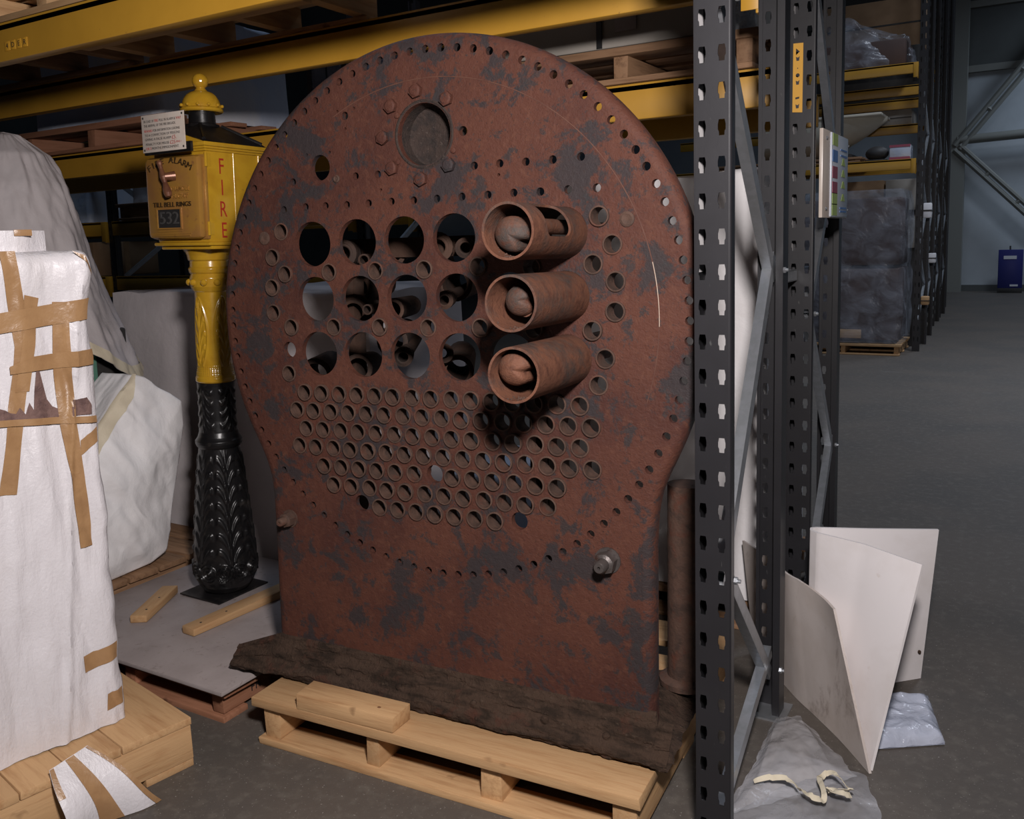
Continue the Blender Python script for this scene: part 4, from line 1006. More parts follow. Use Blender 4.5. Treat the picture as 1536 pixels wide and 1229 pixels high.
# ------------------------------------------------------------------ sheeted machine and white bag behind the crate
mt_ = thing('old_timber_pallet', 'dark brown timber pallet under the white cloth bundle', 'pallet', (-4.15, 1.88, 0))
for k in range(6): MB().box((0.0, 0.145 * k, 0.14), (1.12, 0.145 * k + 0.135, 0.165), bev=0.002, jit=0.002).done('deck_board', OLDW[0], mt_)
for x in (0.02, 0.5, 1.03): MB().box((x, 0.0, 0.0), (x + 0.07, 0.86, 0.139), bev=0.002, jit=0.002).done('bearer', OLDW[1], mt_)
mach = thing('sheeted_machine', 'tall domed machine shrouded in a grey dust sheet with a cut opening', 'machine', (-3.72, 2.24, 0.1685))
MB().box((-0.40, -0.28, 0), (0.30, 0.30, 0.95), bev=0.01).done('machine_body', BLACKM, mach)
MB().box((0.302, -0.27, 0.45), (0.325, -0.06, 0.93), bev=0.003).done('green_panel', GREENP, mach)
MB().box((0.302, -0.03, 0.45), (0.318, 0.13, 0.92), bev=0.003).done('green_panel', GREENP, mach)
MB().tube([(0.34, -0.28, 0.60), (0.40, 0.0, 0.66), (0.36, 0.28, 0.70)], 0.012, 8).done('rail', COTTON, mach)
RT = [(0.70, 0.56), (0.895, 0.485), (1.025, 0.436), (1.269, 0.352), (1.504, 0.295), (1.734, 0.235), (1.86, 0.178), (1.942, 0.075), (1.958, 0.0)]
def rsheet(z): return interp(RT, z)
def hemz(th):
    c = math.cos(th - 0.75)
    return 1.10 - 0.21 * max(0, c) ** 5
def shroud(a, b):
    th = 2 * math.pi * a; z = 1.958 - (1.958 - hemz(th)) * (b ** 1.25)
    r = rsheet(z); k = min(1, (1.958 - z) / 0.6)
    r *= 1 + 0.045 * 0.35 * k * math.sin(th * 6 + 2.2 * fbm((th, z, 0), 2)) + 0.05 * k * fbm((math.cos(th) * 2.4, math.sin(th) * 2.4, z * 1.5), 3)
    r += 0.016 * fbm((math.cos(th) * 5, math.sin(th) * 5, z * 5), 4) - 0.012 * abs(fbm((math.cos(th) * 3.2 + z, math.sin(th) * 3.2, z * 2.6 + 4), 3))
    return Vector((r * math.cos(th), r * math.sin(th), z - 0.1685))
mb = MB(); mb.grid(shroud, 160, 90, closed_u=True); sh = mb.done('dust_sheet', SHEET, mach, sharp=1.2, merge=0.0005)
mb = MB(); mb.grid(lambda u, v: (lambda p: p + Vector((p.x, p.y, 0)).normalized() * 0.004)(shroud(u, 0.955 + 0.045 * v)), 160, 3, closed_u=True); mb.done('sheet_hem', HEM, sh, sharp=1.2)
bag = thing('cloth_bundle', 'crumpled white cloth bundle with cream taped edge between crate and fire alarm', 'bundle', (-3.06, 2.2, 0.1655))
OUT = [(1.80, 0.17), (2.0, 0.168), (2.12, 0.170), (2.30, 0.178), (2.38, 0.205), (2.43, 0.40), (2.475, 0.58), (2.515, 0.72), (2.51, 0.82), (2.46, 0.86), (2.40, 0.895), (2.335, 0.945), (2.29, 0.960), (2.22, 0.895), (2.12, 0.785), (2.0, 0.655), (1.90, 0.56), (1.80, 0.52)]
def outline(a):
    s = a * len(OUT); i = int(s) % len(OUT); f = s - int(s); p, q = OUT[i], OUT[(i + 1) % len(OUT)]
    return p[0] * (1 - f) + q[0] * f, p[1] * (1 - f) + q[1] * f
CY, CZ = 2.17, 0.5
def bagf(a, b):
    y, z = outline(a)
    if b < 0.62:
        k = b / 0.62; x = 0.055 * (1 - k ** 2.2); yy = CY + (y - CY) * k; z2 = CZ + (z - CZ) * k
        cr = 0.022 * fbm((yy * 4, z2 * 3, 1), 3) - 0.022 * abs(fbm((yy * 6 + z2 * 3, z2 * 3, 4), 3)) + 0.012 * abs(math.sin(yy * 7 + z2 * 5 + 2 * fbm((yy * 2, z2 * 2, 0), 2)))
        x += cr * min(1, (1 - k) * 4 + 0.15)
    else:
        k = (b - 0.62) / 0.38; x = -0.20 * k; yy, z2 = y, z
        yy += 0.01 * fbm((k * 4, y * 6, z * 6)) 
        z2 = max(z2, 0.17)
    return Vector((x, yy - 2.2, max(z2, 0.168) - 0.1655))
mb = MB(); mb.grid(bagf, 170, 80, closed_u=True); bg = mb.done('cloth', CLOTH, bag, sharp=1.2, merge=0.0006)
a0, a1 = 12 / 18, 15.2 / 18
mb = MB(); mb.grid(lambda u, v: bagf(a0 + (a1 - a0) * u, 0.50 + 0.15 * v) + Vector((0.005, 0.0, 0.003)), 30, 5); mb.done('taped_edge', HEM, bg, sharp=1.2)

# ------------------------------------------------------------------ dust sheets behind the plate
def drape(name, label, cat, loc, size, mat, seed, fold=0.03, top=0.02, skirt=0.05, nf=9, peak=None):
    """a box shaped load under a sheet that hangs in folds. size: x, y, z."""
    t = thing(name, label, cat, loc)
    sx, sy, sz = size; per = [(-sx / 2, -sy / 2), (sx / 2, -sy / 2), (sx / 2, sy / 2), (-sx / 2, sy / 2)]
    def rim(a):
        n_ = 4; tot = 2 * (sx + sy); d = a * tot; lens = (sx, sy, sx, sy)
        for i in range(4):
            if d <= lens[i] or i == 3: break
            d -= lens[i]
        f = min(1, d / lens[i]); p, q = Vector(per[i]), Vector(per[(i + 1) % 4]); c = p.lerp(q, f)
        ang = math.atan2(c.y / sy, c.x / sx); 
        sup = (abs(math.cos(ang)) ** 12 + abs(math.sin(ang)) ** 12) ** (-1 / 12)
        return c * 0.985, i
    def fn(a, b):
        c, i = rim(a)
        if b < 0.35:
            k = b / 0.35; z = sz + top * fbm((c.x * k * 2.2 + seed, c.y * k * 2.2, 1), 3); z -= 0.03 * max(0, k - 0.9) * 10 * 0.3
            if peak: z += peak * max(0, 1 - ((c.x * k + sx * 0.2) / 0.4) ** 2)
            return Vector((c.x * k, c.y * k, z))
        k = (b - 0.35) / 0.65; z = sz * (1 - k) - 0.012
        d = c.normalized(); u = a * 2 * (sx + sy)
        w = fold * k ** 0.8 * (math.sin(u * nf + 2.5 * fbm((u * 0.8, seed, 0), 2)) + 0.7 * fbm((u * 3.0, k * 1.0, seed), 3)) + skirt * k
        nx = (0, 1, 0, -1)[i]; ny = (-1, 0, 1, 0)[i]
        return Vector((c.x + nx * w * 0.8 + d.x * w * 0.2, c.y + ny * w * 0.8 + d.y * w * 0.2, max(0.003, z + 0.006 * math.sin(u * 17))))
    mb = MB(); mb.grid(fn, 260, 60, closed_u=True); o = mb.done('dust_sheet', mat, t, sharp=1.2, merge=0.0005)
    return t
drape('sheeted_block', 'low wide load under a grey dust sheet behind the fire alarm post', 'sheeted load', (-3.10, 3.18, 0), (1.62, 0.70, 1.262), SHEET, 3.0, fold=0.034, nf=7)
drape('sheeted_crate', 'tall load under white sheeting behind the right edge of the rusty plate', 'sheeted load', (-1.22, 3.47, 0.125), (0.84, 0.66, 1.53), CLOTH, 8.0, fold=0.02, nf=11, skirt=0.02)
pallet('old_pallet', 'dark pallet under the tall white sheeted load', (-1.78, 3.12, 0), 0.0, L_=1.0, D=0.8, H=0.124, mats=OLDW, nstr=3)
drape('blue_sheeted_bale', 'low bale under pale blue sheeting on the floor behind the plate', 'sheeted load', (-1.99, 3.42, 0), (0.34, 0.6, 0.46), BLUESH, 12.0, fold=0.02, nf=9, skirt=0.02)
# ------------------------------------------------------------------ foam boards and polythene by the uprights
t = thing('folded_foam_sheet', 'folded white foam sheet standing open in a V on the floor', 'foam sheet', (-0.40, 2.75, 0))
def sheet_pts(cols, n):
    """cols: list of (bottom, top); smooth interpolation along the fold."""
    def at(a):
        s = a * (len(cols) - 1); i = min(int(s), len(cols) - 2); f = s - i
        return cols[i][0].lerp(cols[i + 1][0], f), cols[i][1].lerp(cols[i + 1][1], f)
    return at
V = Vector
cols = [(V((-0.325, 2.424, 0.001)), V((-0.226, 2.552, 0.548))), (V((-0.45, 2.60, 0.001)), V((-0.385, 2.645, 0.552))), (V((-0.535, 2.70, 0.001)), V((-0.525, 2.705, 0.548))), (V((-0.552, 2.725, 0.001)), V((-0.549, 2.728, 0.546))), (V((-0.553, 2.748, 0.001)), V((-0.553, 2.752, 0.545))),
        (V((-0.540, 2.768, 0.001)), V((-0.541, 2.77, 0.543))), (V((-0.42, 2.885, 0.001)), V((-0.40, 2.875, 0.527))), (V((-0.268, 3.035, 0.001)), V((-0.226, 3.0, 0.512)))]
def slab_mesh(at, th, nu, nv, nrm=None):
    mb = MB(); P = lambda a, b: (lambda q: q[0].lerp(q[1], b))(at(a))
    def off(a, b, s):
        e = 0.004; d1 = P(min(1, a + e), b) - P(max(0, a - e), b); d2 = P(a, 1.0) - P(a, 0.0); n_ = d1.cross(d2).normalized(); return P(a, b) + n_ * s * th / 2
    A = mb.grid(lambda a, b: off(a, b, 1), nu, nv); B = mb.grid(lambda a, b: off(a, b, -1), nu, nv)
    for j in range(nv):
        for i in (0, nu): mb.bm.faces.new((A[j][i], A[j + 1][i], B[j + 1][i], B[j][i]))
    for i in range(nu):
        for j in (0, nv): mb.bm.faces.new((A[j][i], A[j][i + 1], B[j][i + 1], B[j][i]))
    return mb
slab_mesh(sheet_pts(cols, 0), 0.008, 70, 14).done('foam_board', FOAM, t, world=True, sharp=0.6)
MB().ball((-0.269, 3.006, 0.10), (0.0055, 0.004, 0.0065), 10, 6).done('dirt_spot', DIRT, t, world=True)
t = thing('scuffed_foam_strip', 'curved scuffed grey foam strip standing on edge beside the folded white foam sheet', 'foam sheet', (-0.55, 2.7, 0))
c2 = [(V((-0.325, 2.408, 0.001)), V((-0.452, 2.575, 0.372))), (V((-0.43, 2.545, 0.001)), V((-0.520, 2.655, 0.376))), (V((-0.535, 2.672, 0.001)), V((-0.585, 2.735, 0.383))), (V((-0.59, 2.735, 0.001)), V((-0.637, 2.797, 0.380))), (V((-0.66, 2.82, 0.001)), V((-0.70, 2.875, 0.375))), (V((-0.78, 2.97, 0.001)), V((-0.845, 3.04, 0.372)))]
def wavy(at):
    def f(a):
        p, q = at(a); w = 0.010 * math.sin(a * 9.0); n_ = Vector((0.77, 0.64, 0)); return p + n_ * w * 0.3, q + n_ * w
    return f
slab_mesh(wavy(sheet_pts(c2, 0)), 0.0075, 60, 14).done('foam_strip', FOAMD, t, world=True, sharp=0.6)
# polythene on the floor
def film(name, label, corners, mat, seed, h, n=44, amp=0.02, floor=0.003):
    c = [Vector((x, y, 0)) for x, y in corners]; ctr = sum(c, Vector()) / 4
    t = thing(name, label, 'polythene', (ctr.x, ctr.y, 0))
    mb = MB()
    def fn(a, b):
        p = c[0].lerp(c[1], a).lerp(c[3].lerp(c[2], a), b)
        e = min(1, min(a, 1 - a, b, 1 - b) * 6)
        r1 = abs(fbm((p.x * 7 + seed, p.y * 7, 0.3), 4)); r2 = abs(fbm((p.x * 19, p.y * 19 + seed, 2.3), 3))
        p += Vector((fbm((a * 5, b * 5, seed)), fbm((a * 5, b * 5, seed + 9)), 0)) * 0.012 * (1 - e)
        p.z = floor + h * e * (0.35 + 0.65 * math.sin(math.pi * a) * math.sin(math.pi * b)) + amp * (r1 + 0.5 * r2) * (0.4 + e)
        return p
    mb.grid(fn, n, n); o = mb.done('film', mat, t, world=True, sharp=1.0)
    return t, fn
film('polythene_heap', 'crumpled milky polythene heap on the floor beside the scuffed foam strip', ((-0.605, 2.05), (-0.352, 2.375), (-0.555, 2.615), (-0.610, 2.565)), POLYW, 1.0, 0.036, 70, 0.006)
_, ff = film('polythene_sheet', 'clear polythene sheet spread on the floor under the cotton tape', ((-0.625, 1.96), (-0.185, 1.97), (-0.330, 2.385), (-0.60, 2.42)), POLY, 5.0, 0.008, 60, 0.006)
t = thing('polythene_bag', 'flat folded pale blue polythene bag lying on the floor behind the foam sheet', 'polythene', (-0.25, 2.70, 0))
bagc = [V((-0.345, 2.52, 0)), V((-0.165, 2.645, 0)), V((-0.228, 2.885, 0)), V((-0.36, 2.84, 0))]
def fb_(a, b, s):
    p = bagc[0].lerp(bagc[1], a).lerp(bagc[3].lerp(bagc[2], a), b); e = min(1, min(a, 1 - a, b, 1 - b) * 7)
    p.z = 0.004 + (0.034 if s else 0.0) * e ** 0.5 + (0.010 * abs(fbm((p.x * 14, p.y * 14, 1), 3)) if s else 0); return p
mb = MB(); mb.grid(lambda a, b: fb_(a, b, 1), 34, 34); mb.grid(lambda a, b: fb_(a, b, 0), 6, 6); mb.done('bag', poly_mat('blue_polythene', (0.62, 0.66, 0.78), 0.72, 0.12, (14, 0.7)), t, world=True, sharp=1.2)
# cotton tape tied loosely
t = thing('cotton_tape', 'loose cream cotton tape lying knotted on the polythene sheet', 'tape', (-0.42, 2.22, 0))
path = [(-0.572, 2.175), (-0.535, 2.195), (-0.50, 2.205), (-0.475, 2.20), (-0.455, 2.185), (-0.435, 2.165), (-0.415, 2.16), (-0.40, 2.175), (-0.405, 2.20), (-0.42, 2.235), (-0.425, 2.262), (-0.415, 2.285), (-0.395, 2.285), (-0.375, 2.27), (-0.355, 2.255), (-0.345, 2.235), (-0.36, 2.225), (-0.385, 2.225), (-0.40, 2.215), (-0.385, 2.205), (-0.355, 2.212), (-0.345, 2.225)]
def ribbon(path, w, z0):
    mb = MB(); n = len(path) * 6; rows = []
    def cat(s):
        i = min(int(s), len(path) - 2); f = s - i
        P_ = [Vector((*path[max(0, min(len(path) - 1, i + k))], 0)) for k in (-1, 0, 1, 2)]
        return 0.5 * ((2 * P_[1]) + (P_[2] - P_[0]) * f + (2 * P_[0] - 5 * P_[1] + 4 * P_[2] - P_[3]) * f * f + (3 * P_[1] - P_[0] - 3 * P_[2] + P_[3]) * f ** 3)
    for k in range(n + 1):
        s = (len(path) - 1) * k / n; p = cat(s); d = (cat(min(len(path) - 1, s + 0.05)) - cat(max(0, s - 0.05))).normalized(); nrm = Vector((-d.y, d.x, 0))
        tw = 0.9 * math.sin(s * 1.3) ; zc = z0 + 0.012 * abs(math.sin(s * 0.9)) + 0.004 * (k % 7) / 7
        v = nrm * math.cos(tw) + Vector((0, 0, 1)) * math.sin(tw)
        q0 = p + Vector((0, 0, zc)) + v * w / 2; q1 = p + Vector((0, 0, zc)) - v * w / 2
        up_ = nrm * -math.sin(tw) + Vector((0, 0, 1)) * math.cos(tw)
        rows.append([mb.bm.verts.new(q0 + up_ * 0.0006), mb.bm.verts.new(q1 + up_ * 0.0006), mb.bm.verts.new(q1 - up_ * 0.0006), mb.bm.verts.new(q0 - up_ * 0.0006)])
    for a, b in zip(rows, rows[1:]):
        for i in range(4): mb.bm.faces.new((a[i], a[(i + 1) % 4], b[(i + 1) % 4], b[i]))
    return mb
ribbon(path, 0.014, 0.036).done('tape', COTTON, t, world=True, sharp=0.9)
# ------------------------------------------------------------------ loads on the near racks
def load(name, label, cat, lo, hi, mat, bev=0.01, part='body'):
    t = thing(name, label, cat, ((lo[0] + hi[0]) / 2, (lo[1] + hi[1]) / 2, lo[2]))
    MB().box(lo, hi, bev=bev).done(part, mat, t, world=True)
    return t
pallet('overhead_pallet', 'pallet resting on the two top yellow beams above the fire alarm', (-3.26, 1.875, 2.2365), 0.0, L_=1.2, D=0.86, H=0.14, mats=PINE, nstr=4)
pallet('overhead_pallet', 'pallet with stencil marks at the top left corner of the picture, on the nearest beam', (-4.52, 1.80, 2.2365), 0.0, L_=1.2, D=0.9, H=0.14, mats=OLDW, nstr=4)
t = thing('white_carton', 'pale carton above the slotted deck of the overhead pallet', 'carton', (-2.66, 2.3, 2.3795))
MB().box((-0.56, -0.36, 0), (0.56, 0.40, 0.45), bev=0.01).done('carton_body', BLUESH, t); MB().box((-0.565, -0.02, 0.0), (0.565, 0.02, 0.455)).done('sealing_tape', TAPE, t)
t = thing('stencilled_crate', 'timber crate on the pallet at the top left corner', 'crate', (-3.95, 2.24, 2.3795))
for k in range(3): MB().box((-0.55, -0.42, 0.09 * k), (0.55, -0.40, 0.09 * k + 0.085), bev=0.002, jit=0.001).done('side_board', OLDW[0], t)
MB().box((-0.54, -0.398, 0), (0.54, 0.40, 0.26)).done('crate_core', OLDW[0], t)
# second row, right: pallet with a strapped grey case
pr = pallet('strapped_pallet', 'old brown pallet on the second row beam behind the top right of the rusty plate', (-1.78, 3.035, 1.978), 0.0, L_=0.98, D=0.9, H=0.125, mats=OLDW, nstr=3)
t = thing('grey_case', 'long grey case strapped to the pallet on the second row beam', 'case', (-1.32, 3.45, 2.107))
MB().box((-0.45, -0.40, 0), (0.36, 0.40, 0.32), bev=0.004).done('case_body', GREYBOX, t)
MB().box((0.02, -0.406, 0.05), (0.10, -0.401, 0.16), bev=0.001).done('paper_label', PLY, t)
for k in range(2): MB().prism([(0.035 + 0.025 * k, 0.11), (0.045 + 0.025 * k, 0.11), (0.050 + 0.025 * k, 0.128), (0.030 + 0.025 * k, 0.128)], 0, 0.0006, Matrix(((1, 0, 0, 0), (0, 0, -1, -0.4062), (0, 1, 0, 0), (0, 0, 0, 1)))).done('printed_mark', INK, t)
mb = MB(); x = -0.05
for lo, hi in (((x, -0.408, 0.002), (x + 0.02, -0.402, 0.325)), ((x, -0.408, 0.321), (x + 0.02, 0.408, 0.327)), ((x, 0.402, 0.002), (x + 0.02, 0.408, 0.325))): mb.box(lo, hi)
mb.done('strap', STRAP, t)
t = thing('plastic_bottle', 'clear plastic bottle standing on the strapped pallet beside the nearest rack post', 'bottle', (-0.855, 3.10, 2.1045))
MB().lathe([(0, 0.0), (0.032, 0.0), (0.036, 0.006), (0.036, 0.06), (0.034, 0.065), (0.036, 0.07), (0.036, 0.11), (0.028, 0.14), (0.014, 0.16), (0.014, 0.175), (0, 0.175)], 20).done('bottle_body', poly_mat('bottle_plastic', (0.6, 0.65, 0.7), 0.35, 0.08, (30, 0.3)), t, sharp=0.6)
MB().lathe([(0, 0.174), (0.016, 0.174), (0.016, 0.192), (0, 0.192)], 14).done('cap', PBLUE, t, sharp=0.6)
# second row, left: reddish pallet and sheeted load
pallet('red_stained_pallet', 'reddish pallet on the lower yellow beam behind the fire alarm sign', (-4.86, 3.03, 1.978), 0.0, L_=1.2, D=1.0, H=0.135, mats=REDW, nstr=3)
drape('sheeted_load', 'load under pale blue sheeting on the reddish pallet above the fire alarm dome', 'sheeted load', (-4.28, 3.56, 2.1145), (1.0, 0.92, 0.55), BLUESH, 21.0, fold=0.02, nf=8, skirt=0.02)
t = thing('lantern_frame', 'dark framed lantern standing behind the blue sheeted load at the left edge of the plate', 'lantern', (-3.22, 3.84, 1.9775))
for x in (-0.12, 0.12):
    for y in (-0.1, 0.1): MB().box((x - 0.015, y - 0.015, 0), (x + 0.015, y + 0.015, 0.46)).done('frame_post', BLACKM, t)
MB().box((-0.15, -0.13, 0.46), (0.15, 0.13, 0.50), bev=0.004).done('frame_top', BLACKM, t); MB().box((-0.15, -0.13, 0.0), (0.15, 0.13, 0.03), bev=0.004).done('frame_base', BLACKM, t)
for x in (-0.105, 0.005): MB().box((x, -0.112, 0.05), (x + 0.095, -0.108, 0.44)).done('glass_pane', poly_mat('lantern_glass', (0.4, 0.42, 0.48), 0.35, 0.1, (4, 0.05)), t)
t = thing('white_wrap_roll', 'pale wrapped roll behind the dark lantern above the rear beam', 'roll', (-2.86, 3.84, 1.9775))
MB().lathe([(0, 0), (0.14, 0), (0.15, 0.02), (0.15, 0.42), (0.13, 0.46), (0, 0.46)], 24).done('roll', BLUESH, t, sharp=0.6)

# ------------------------------------------------------------------ rack row across the aisle at the far left
def simple_frame(x, y, h, label, depth=0.8, face=True):
    t = thing('rack_upright_frame', label, 'rack upright', (x, y, 0))
    for yy in (0, depth):
        if face:
            p = bpy.data.objects.new('post', FACE); link(p, t); p.matrix_local = Matrix.Translation((0, yy, 0)) @ Matrix.Rotation(math.pi if yy else 0, 4, 'Z')
            c = bpy.data.objects.new('post_flanges', CHAN); link(c, p)
            MW[p.name] = MW[t.name]
            if h > H_POST:
                p.scale = (1, 1, h / H_POST)
        else: MB().box((-0.05, yy - 0.04, 0), (0.05, yy + 0.04, h)).done('post', POST, t)
    z = 0.3
    mb_n = 0
    while z + 0.9 < min(h, 3.6):
        brace(t, (x, y + 0.05, z), (x, y + depth - 0.05, z + 0.45)); brace(t, (x, y + depth - 0.05, z + 0.45), (x, y + 0.05, z + 0.9)); z += 0.9
    return t
simple_frame(-7.02, 5.15, 3.3, 'dark rack upright across the aisle, seen left of the fire alarm box')
simple_frame(-7.02, 6.2, 3.3, 'dark rack upright behind the one seen left of the fire alarm box')
simple_frame(-4.2, 5.15, 3.3, 'dark rack upright across the aisle, hidden mostly behind the rusty plate')
for z, y, lab in ((1.60, 5.12, 'dim yellow beam across the aisle, below the white bundle left of the alarm'), (1.60, 5.86, 'rear dim yellow beam across the aisle at the same height'), (0.62 + 0.50, 5.12, 'lowest dim yellow beam across the aisle'), (2.30, 5.12, 'upper dim yellow beam across the aisle, above the white bundle')):
    beam(-9.6, -7.07, y, z, z + 0.12, lab + ', left bay'); beam(-6.97, -4.25, y, z, z + 0.12, lab + ', right bay')
pallet('far_pallet', 'dim pallet on the beam across the aisle beside the alarm box', (-6.85, 5.08, 1.7245), 0.0, L_=1.2, D=0.9, H=0.14, mats=OLDW, nstr=3)
drape('white_bundle', 'crumpled white wrapped bundle on the dim pallet across the aisle', 'bundle', (-6.3, 5.55, 1.866), (0.9, 0.7, 0.20), CLOTH, 31.0, fold=0.03, nf=8, skirt=0.02)
t = load('dark_case', 'dark case standing low across the aisle left of the alarm pillar', 'case', (-6.8, 5.2, 0.0), (-6.2, 5.8, 0.95), BLACKM); MB().box((-0.3, -0.305, 0.6), (0.3, -0.30, 0.63)).done('case_band', GREYBOX, t)
t = load('grey_drum', 'grey drum across the aisle beside the dark case', 'drum', (-5.85, 5.2, 0), (-5.84, 5.21, 0.01), GREYBOX); MB().lathe([(0, 0.01), (0.26, 0.01), (0.26, 0.3), (0.27, 0.31), (0.26, 0.32), (0.26, 0.86), (0, 0.86)], 24, Matrix.Translation((0, 0.26, 0))).done('drum_shell', GREYBOX, t)
drape('wrapped_chairs', 'dark load under translucent blue sheeting low across the aisle', 'sheeted load', (-5.0, 5.55, 0), (0.9, 0.7, 0.9), BLUESH, 44.0, fold=0.02, nf=8)
drape('far_sheeted_load', 'pale sheeted load on the far left of the aisle rack', 'sheeted load', (-7.95, 5.55, 1.723), (1.3, 0.8, 0.42), BLUESH, 47.0, fold=0.03, nf=8)
mt0 = load('brown_carton', 'brown carton on the low beams across the aisle behind the grey machine sheet', 'carton', (-7.9, 5.15, 1.242), (-7.3, 5.85, 1.55), CARD); MB().box((-0.302, -0.03, 0.0), (0.302, 0.03, 0.31)).done('sealing_tape', TAPE, mt0)

# ------------------------------------------------------------------ distant rack down the right-hand aisle
LABS = ('nearest dark end upright of the distant rack row', 'second dark end upright of the distant rack row', 'third dark end upright of the distant rack row', 'fourth dark end upright of the distant rack row', 'last dark end upright of the distant rack row')
for lab, x, y in zip(LABS, (-1.17, -1.20, -1.28, -1.31, -1.40), (11.52, 12.55, 14.6, 16.0, 17.4)):
    simple_frame(x, y, 5.6, lab)
for k, (y, z, lab) in enumerate(((11.48, 2.115, 'distant yellow beam under the cream hull'), (11.48, 3.185, 'distant yellow beam under the polythene wrapped bundle'), (12.28, 2.115, 'distant rear beam just below the hull level'), (12.28, 3.05, 'distant rear beam just below the bundle level'), (12.6, 2.62, 'distant beam behind the cream hull'), (12.6, 2.93, 'thin distant beam above the grey boxes'), (14.6, 3.55, 'furthest visible yellow beam high up'))):
    beam(-4.4, -1.22 - 0.02 * (k > 2) - 0.09 * (k > 5), y, z, z + 0.115, lab)
pb = pallet('distant_pallet', 'pale pallet under the polythene wrapped stack at the distant rack', (-2.52, 11.02, 0), 0.0, L_=1.25, D=0.9, H=0.13, mats=PINE, nstr=3)
ws = thing('wrapped_stack', 'tall pallet load of brown panels wrapped in clear polythene at the distant rack', 'wrapped load', (-1.90, 11.47, 0.133))
DARKB = nmat('dark_brown_panel', (0.09, 0.055, 0.045), 0.6, 0.0, [(2, (0.07, 0.045, 0.04), 0.4, 0.6, 3)], None, 0.3, rnd=0.15)
for z0, z1 in ((0.04, 0.86), (0.90, 1.66)): MB().box((-0.58, -0.40, z0), (0.58, 0.40, z1), bev=0.01).done('panel_stack', DARKB, ws)
MB().box((-0.15, -0.43, 0.06), (0.2, -0.405, 0.16), bev=0.004).done('timber_spacer', PINE[0], ws)
def wrapf(a, b):
    t_ = a * 4; i = int(t_) % 4; f = t_ - int(t_); c = [(-0.63, -0.45), (0.63, -0.45), (0.63, 0.45), (-0.63, 0.45)]; p = Vector((*c[i], 0)).lerp(Vector((*c[(i + 1) % 4], 0)), f)
    z = 0.01 + 1.74 * b; k = 1 - 0.03 * math.exp(-((z - 0.90) / 0.05) ** 2) - 0.05 * max(0, (b - 0.93) / 0.07)
    n_ = fbm((p.x * 4, p.y * 4, z * 4), 3) * 0.02
    return Vector((p.x * k + n_, p.y * k - abs(n_), z))
mb = MB(); g = mb.grid(wrapf, 96, 60, closed_u=True); mb.bm.faces.new(g[-1]); mb.done('polythene_wrap', POLYF, ws, sharp=1.0)
hull = thing('cream_hull', 'cream boat shaped hull standing on the distant yellow beam', 'boat hull', (-2.1, 11.9, 2.303))
def hullf(a, b):
    x = -0.9 + 1.42 * a; w = 0.36 * (1 - max(0, (a - 0.45) / 0.55) ** 2.2); d = 0.42 * (1 - max(0, (a - 0.40) / 0.6) ** 1.6) + 0.05
    th = math.pi * b
    return Vector((x, -w * math.cos(th), 0.475 - d * math.sin(th) ** 0.7))
mb = MB(); g = mb.grid(hullf, 40, 20); mb.bm.faces.new([r[-1] for r in g]); mb.done('hull_shell', CREAM, hull, sharp=0.9)
MB().box((-0.9, -0.37, 0.46), (0.50, 0.37, 0.49), bev=0.008).done('hull_rim', CREAM, hull)
for x in (-0.5, 0.1): MB().box((x, -0.3, -0.006), (x + 0.06, 0.3, 0.04)).done('cradle', BLACKM, hull)
pallet('distant_deck', 'dark deck of boards under the cream hull', (-3.55, 11.48, 2.2345), 0, L_=1.75, D=0.86, H=0.06, mats=OLDW, nstr=2)
t = load('red_edged_box', 'white box with red edges on the distant beam beside the hull', 'box', (-1.50, 11.5, 2.232), (-1.28, 11.75, 2.40), BLUESH); MB().box((-0.112, -0.128, 0.0), (0.112, -0.1255, 0.03)).done('red_band', PRED, t); MB().box((-0.112, -0.128, 0.14), (0.112, -0.1255, 0.168)).done('red_band', PRED, t)
t = load('dark_bag', 'dark bag on the distant beam between hull and white box', 'bag', (-1.76, 11.5, 2.232), (-1.53, 11.62, 2.25), BLACKM); MB().ball((0.0, 0.03, 0.09), (0.13, 0.1, 0.085), 16, 10).done('bag_body', BLACKM, t)
t = load('grey_boxes', 'grey boxes on the far beam behind the cream hull', 'box', (-2.4, 12.65, 2.735), (-1.4, 13.2, 2.93), GREYBOX); MB().box((-0.5, -0.28, 0.09), (0.5, -0.276, 0.10)).done('box_joint', BLACKM, t)
t = load('brown_box', 'brown cardboard box behind the top of the wrapped stack', 'carton', (-2.3, 12.0, 1.2), (-1.62, 12.5, 2.03), CARD); MB().box((-0.342, -0.252, 0.4), (0.342, -0.25, 0.45)).done('sealing_tape', TAPE, t)
t = load('pale_crate', 'grey crate beside the brown box behind the wrapped stack', 'crate', (-1.60, 12.0, 1.2), (-1.24, 12.5, 2.03), GREYBOX); MB().box((-0.182, -0.256, 0.4), (0.182, -0.25, 0.46)).done('crate_band', BLACKM, t)
load('support_crate', 'dark crate under the brown box behind the wrapped stack', 'crate', (-2.3, 12.02, 0.0), (-1.24, 12.5, 1.199), BLACKM)
pv_ = thing('polythene_bundle', 'bundle of furniture wrapped in clear polythene on the upper distant beam', 'wrapped load', (-1.78, 11.9, 3.3005))
MB().box((-0.62, -0.35, 0.0), (0.42, 0.35, 0.30), bev=0.02).done('furniture', DARKB, pv_)
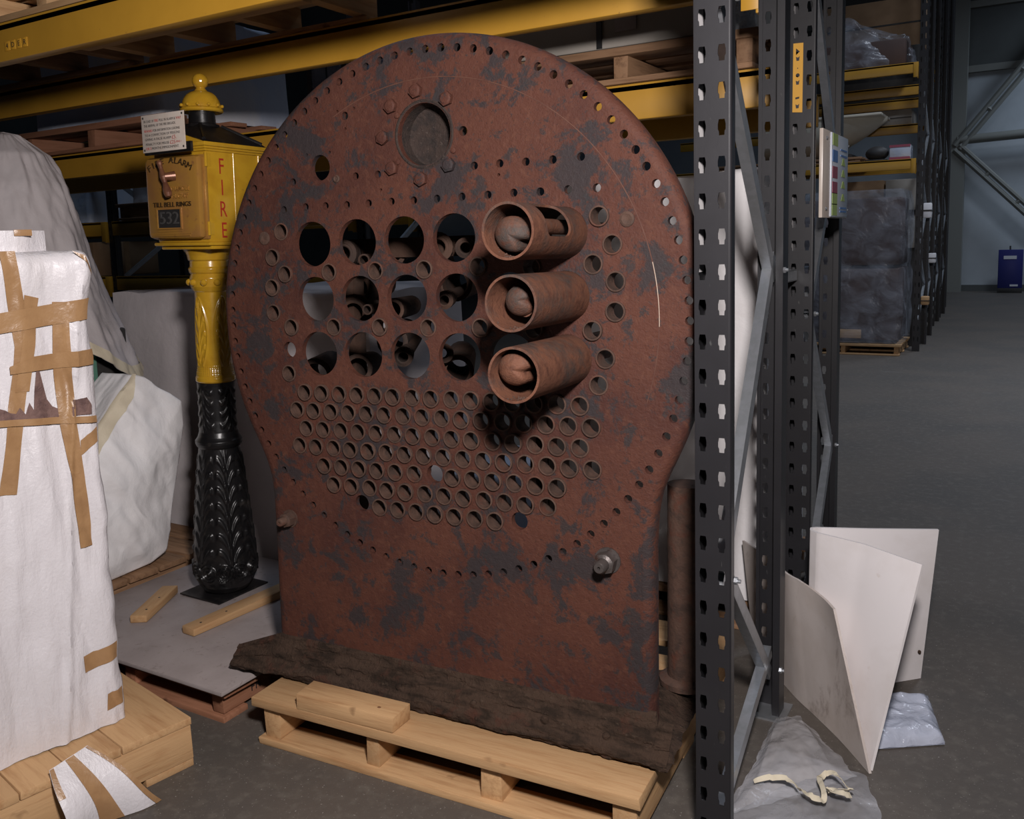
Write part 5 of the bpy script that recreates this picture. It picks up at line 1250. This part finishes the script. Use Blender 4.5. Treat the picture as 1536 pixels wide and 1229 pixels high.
MB().tube([(-0.5, -0.2, 0.3), (-0.5, -0.2, 0.62), (-0.1, -0.2, 0.5)], 0.03, 8).done('furniture_leg', DARKB, pv_)
def bunf(a, b):
    th = 2 * math.pi * a; hgt = 0.66 - 0.30 * (0.5 + 0.5 * math.tanh((math.cos(th) - 0.0) * 3))
    r = 1.0 - 0.25 * b ** 2; n_ = 0.05 * fbm((math.cos(th) * 3, math.sin(th) * 3, b * 5), 3)
    return Vector(((0.60 * math.cos(th) - 0.1) * (r + n_), 0.42 * math.sin(th) * (r + n_), 0.003 + hgt * b + n_ * b))
mb = MB(); g = mb.grid(bunf, 80, 34, closed_u=True); mb.bm.faces.new(g[-1]); mb.done('polythene_wrap', POLYF, pv_, sharp=1.0)
t = load('upper_boards', 'stack of brown boards high on the distant rack', 'boards', (-2.6, 12.7, 3.70), (-1.3, 13.2, 4.3), CARD); MB().box((-0.652, -0.253, 0.28), (0.652, -0.25, 0.30)).done('stack_joint', BLACKM, t)
load('upper_deck', 'dark deck under the brown boards high on the distant rack', 'deck', (-2.6, 12.62, 3.050), (-1.3, 13.2, 3.699), BLACKM)
for k, (y, z0, z1, mt) in enumerate(((11.48, 1.55, 1.72, CLOTH), (11.48, 0.55, 0.65, PINE[0]), (12.5, 1.0, 1.12, CLOTH))):
    t = thing('tied_roll', ('white wrapped parcel tied to the distant end upright', 'wooden peg tied low on the distant end upright', 'pale parcel tied to the second distant upright')[k], 'parcel', (-1.155 if k == 2 else -1.125, y, z0))
    MB().box((0, 0, 0), (0.085, 0.10, z1 - z0), bev=0.01).done('parcel', mt, t)
    MB().box((-0.002, -0.003, (z1 - z0) * 0.45), (0.088, 0.103, (z1 - z0) * 0.55)).done('tie', STRAP, t)

# ------------------------------------------------------------------ repeats share a group
GROUPS = {'rack_beam': 'yellow rack beams', 'rack_upright_frame': 'charcoal rack uprights', 'timber_batten': 'battens beside the fire alarm foot', 'overhead_pallet': 'pallets on the top beams', 'tied_roll': 'parcels tied to the distant uprights'}
for o in list(COL.objects):
    if o.parent is None and o.get('category'):
        k = o.name.split('.')[0]
        if k in GROUPS: o['group'] = GROUPS[k]
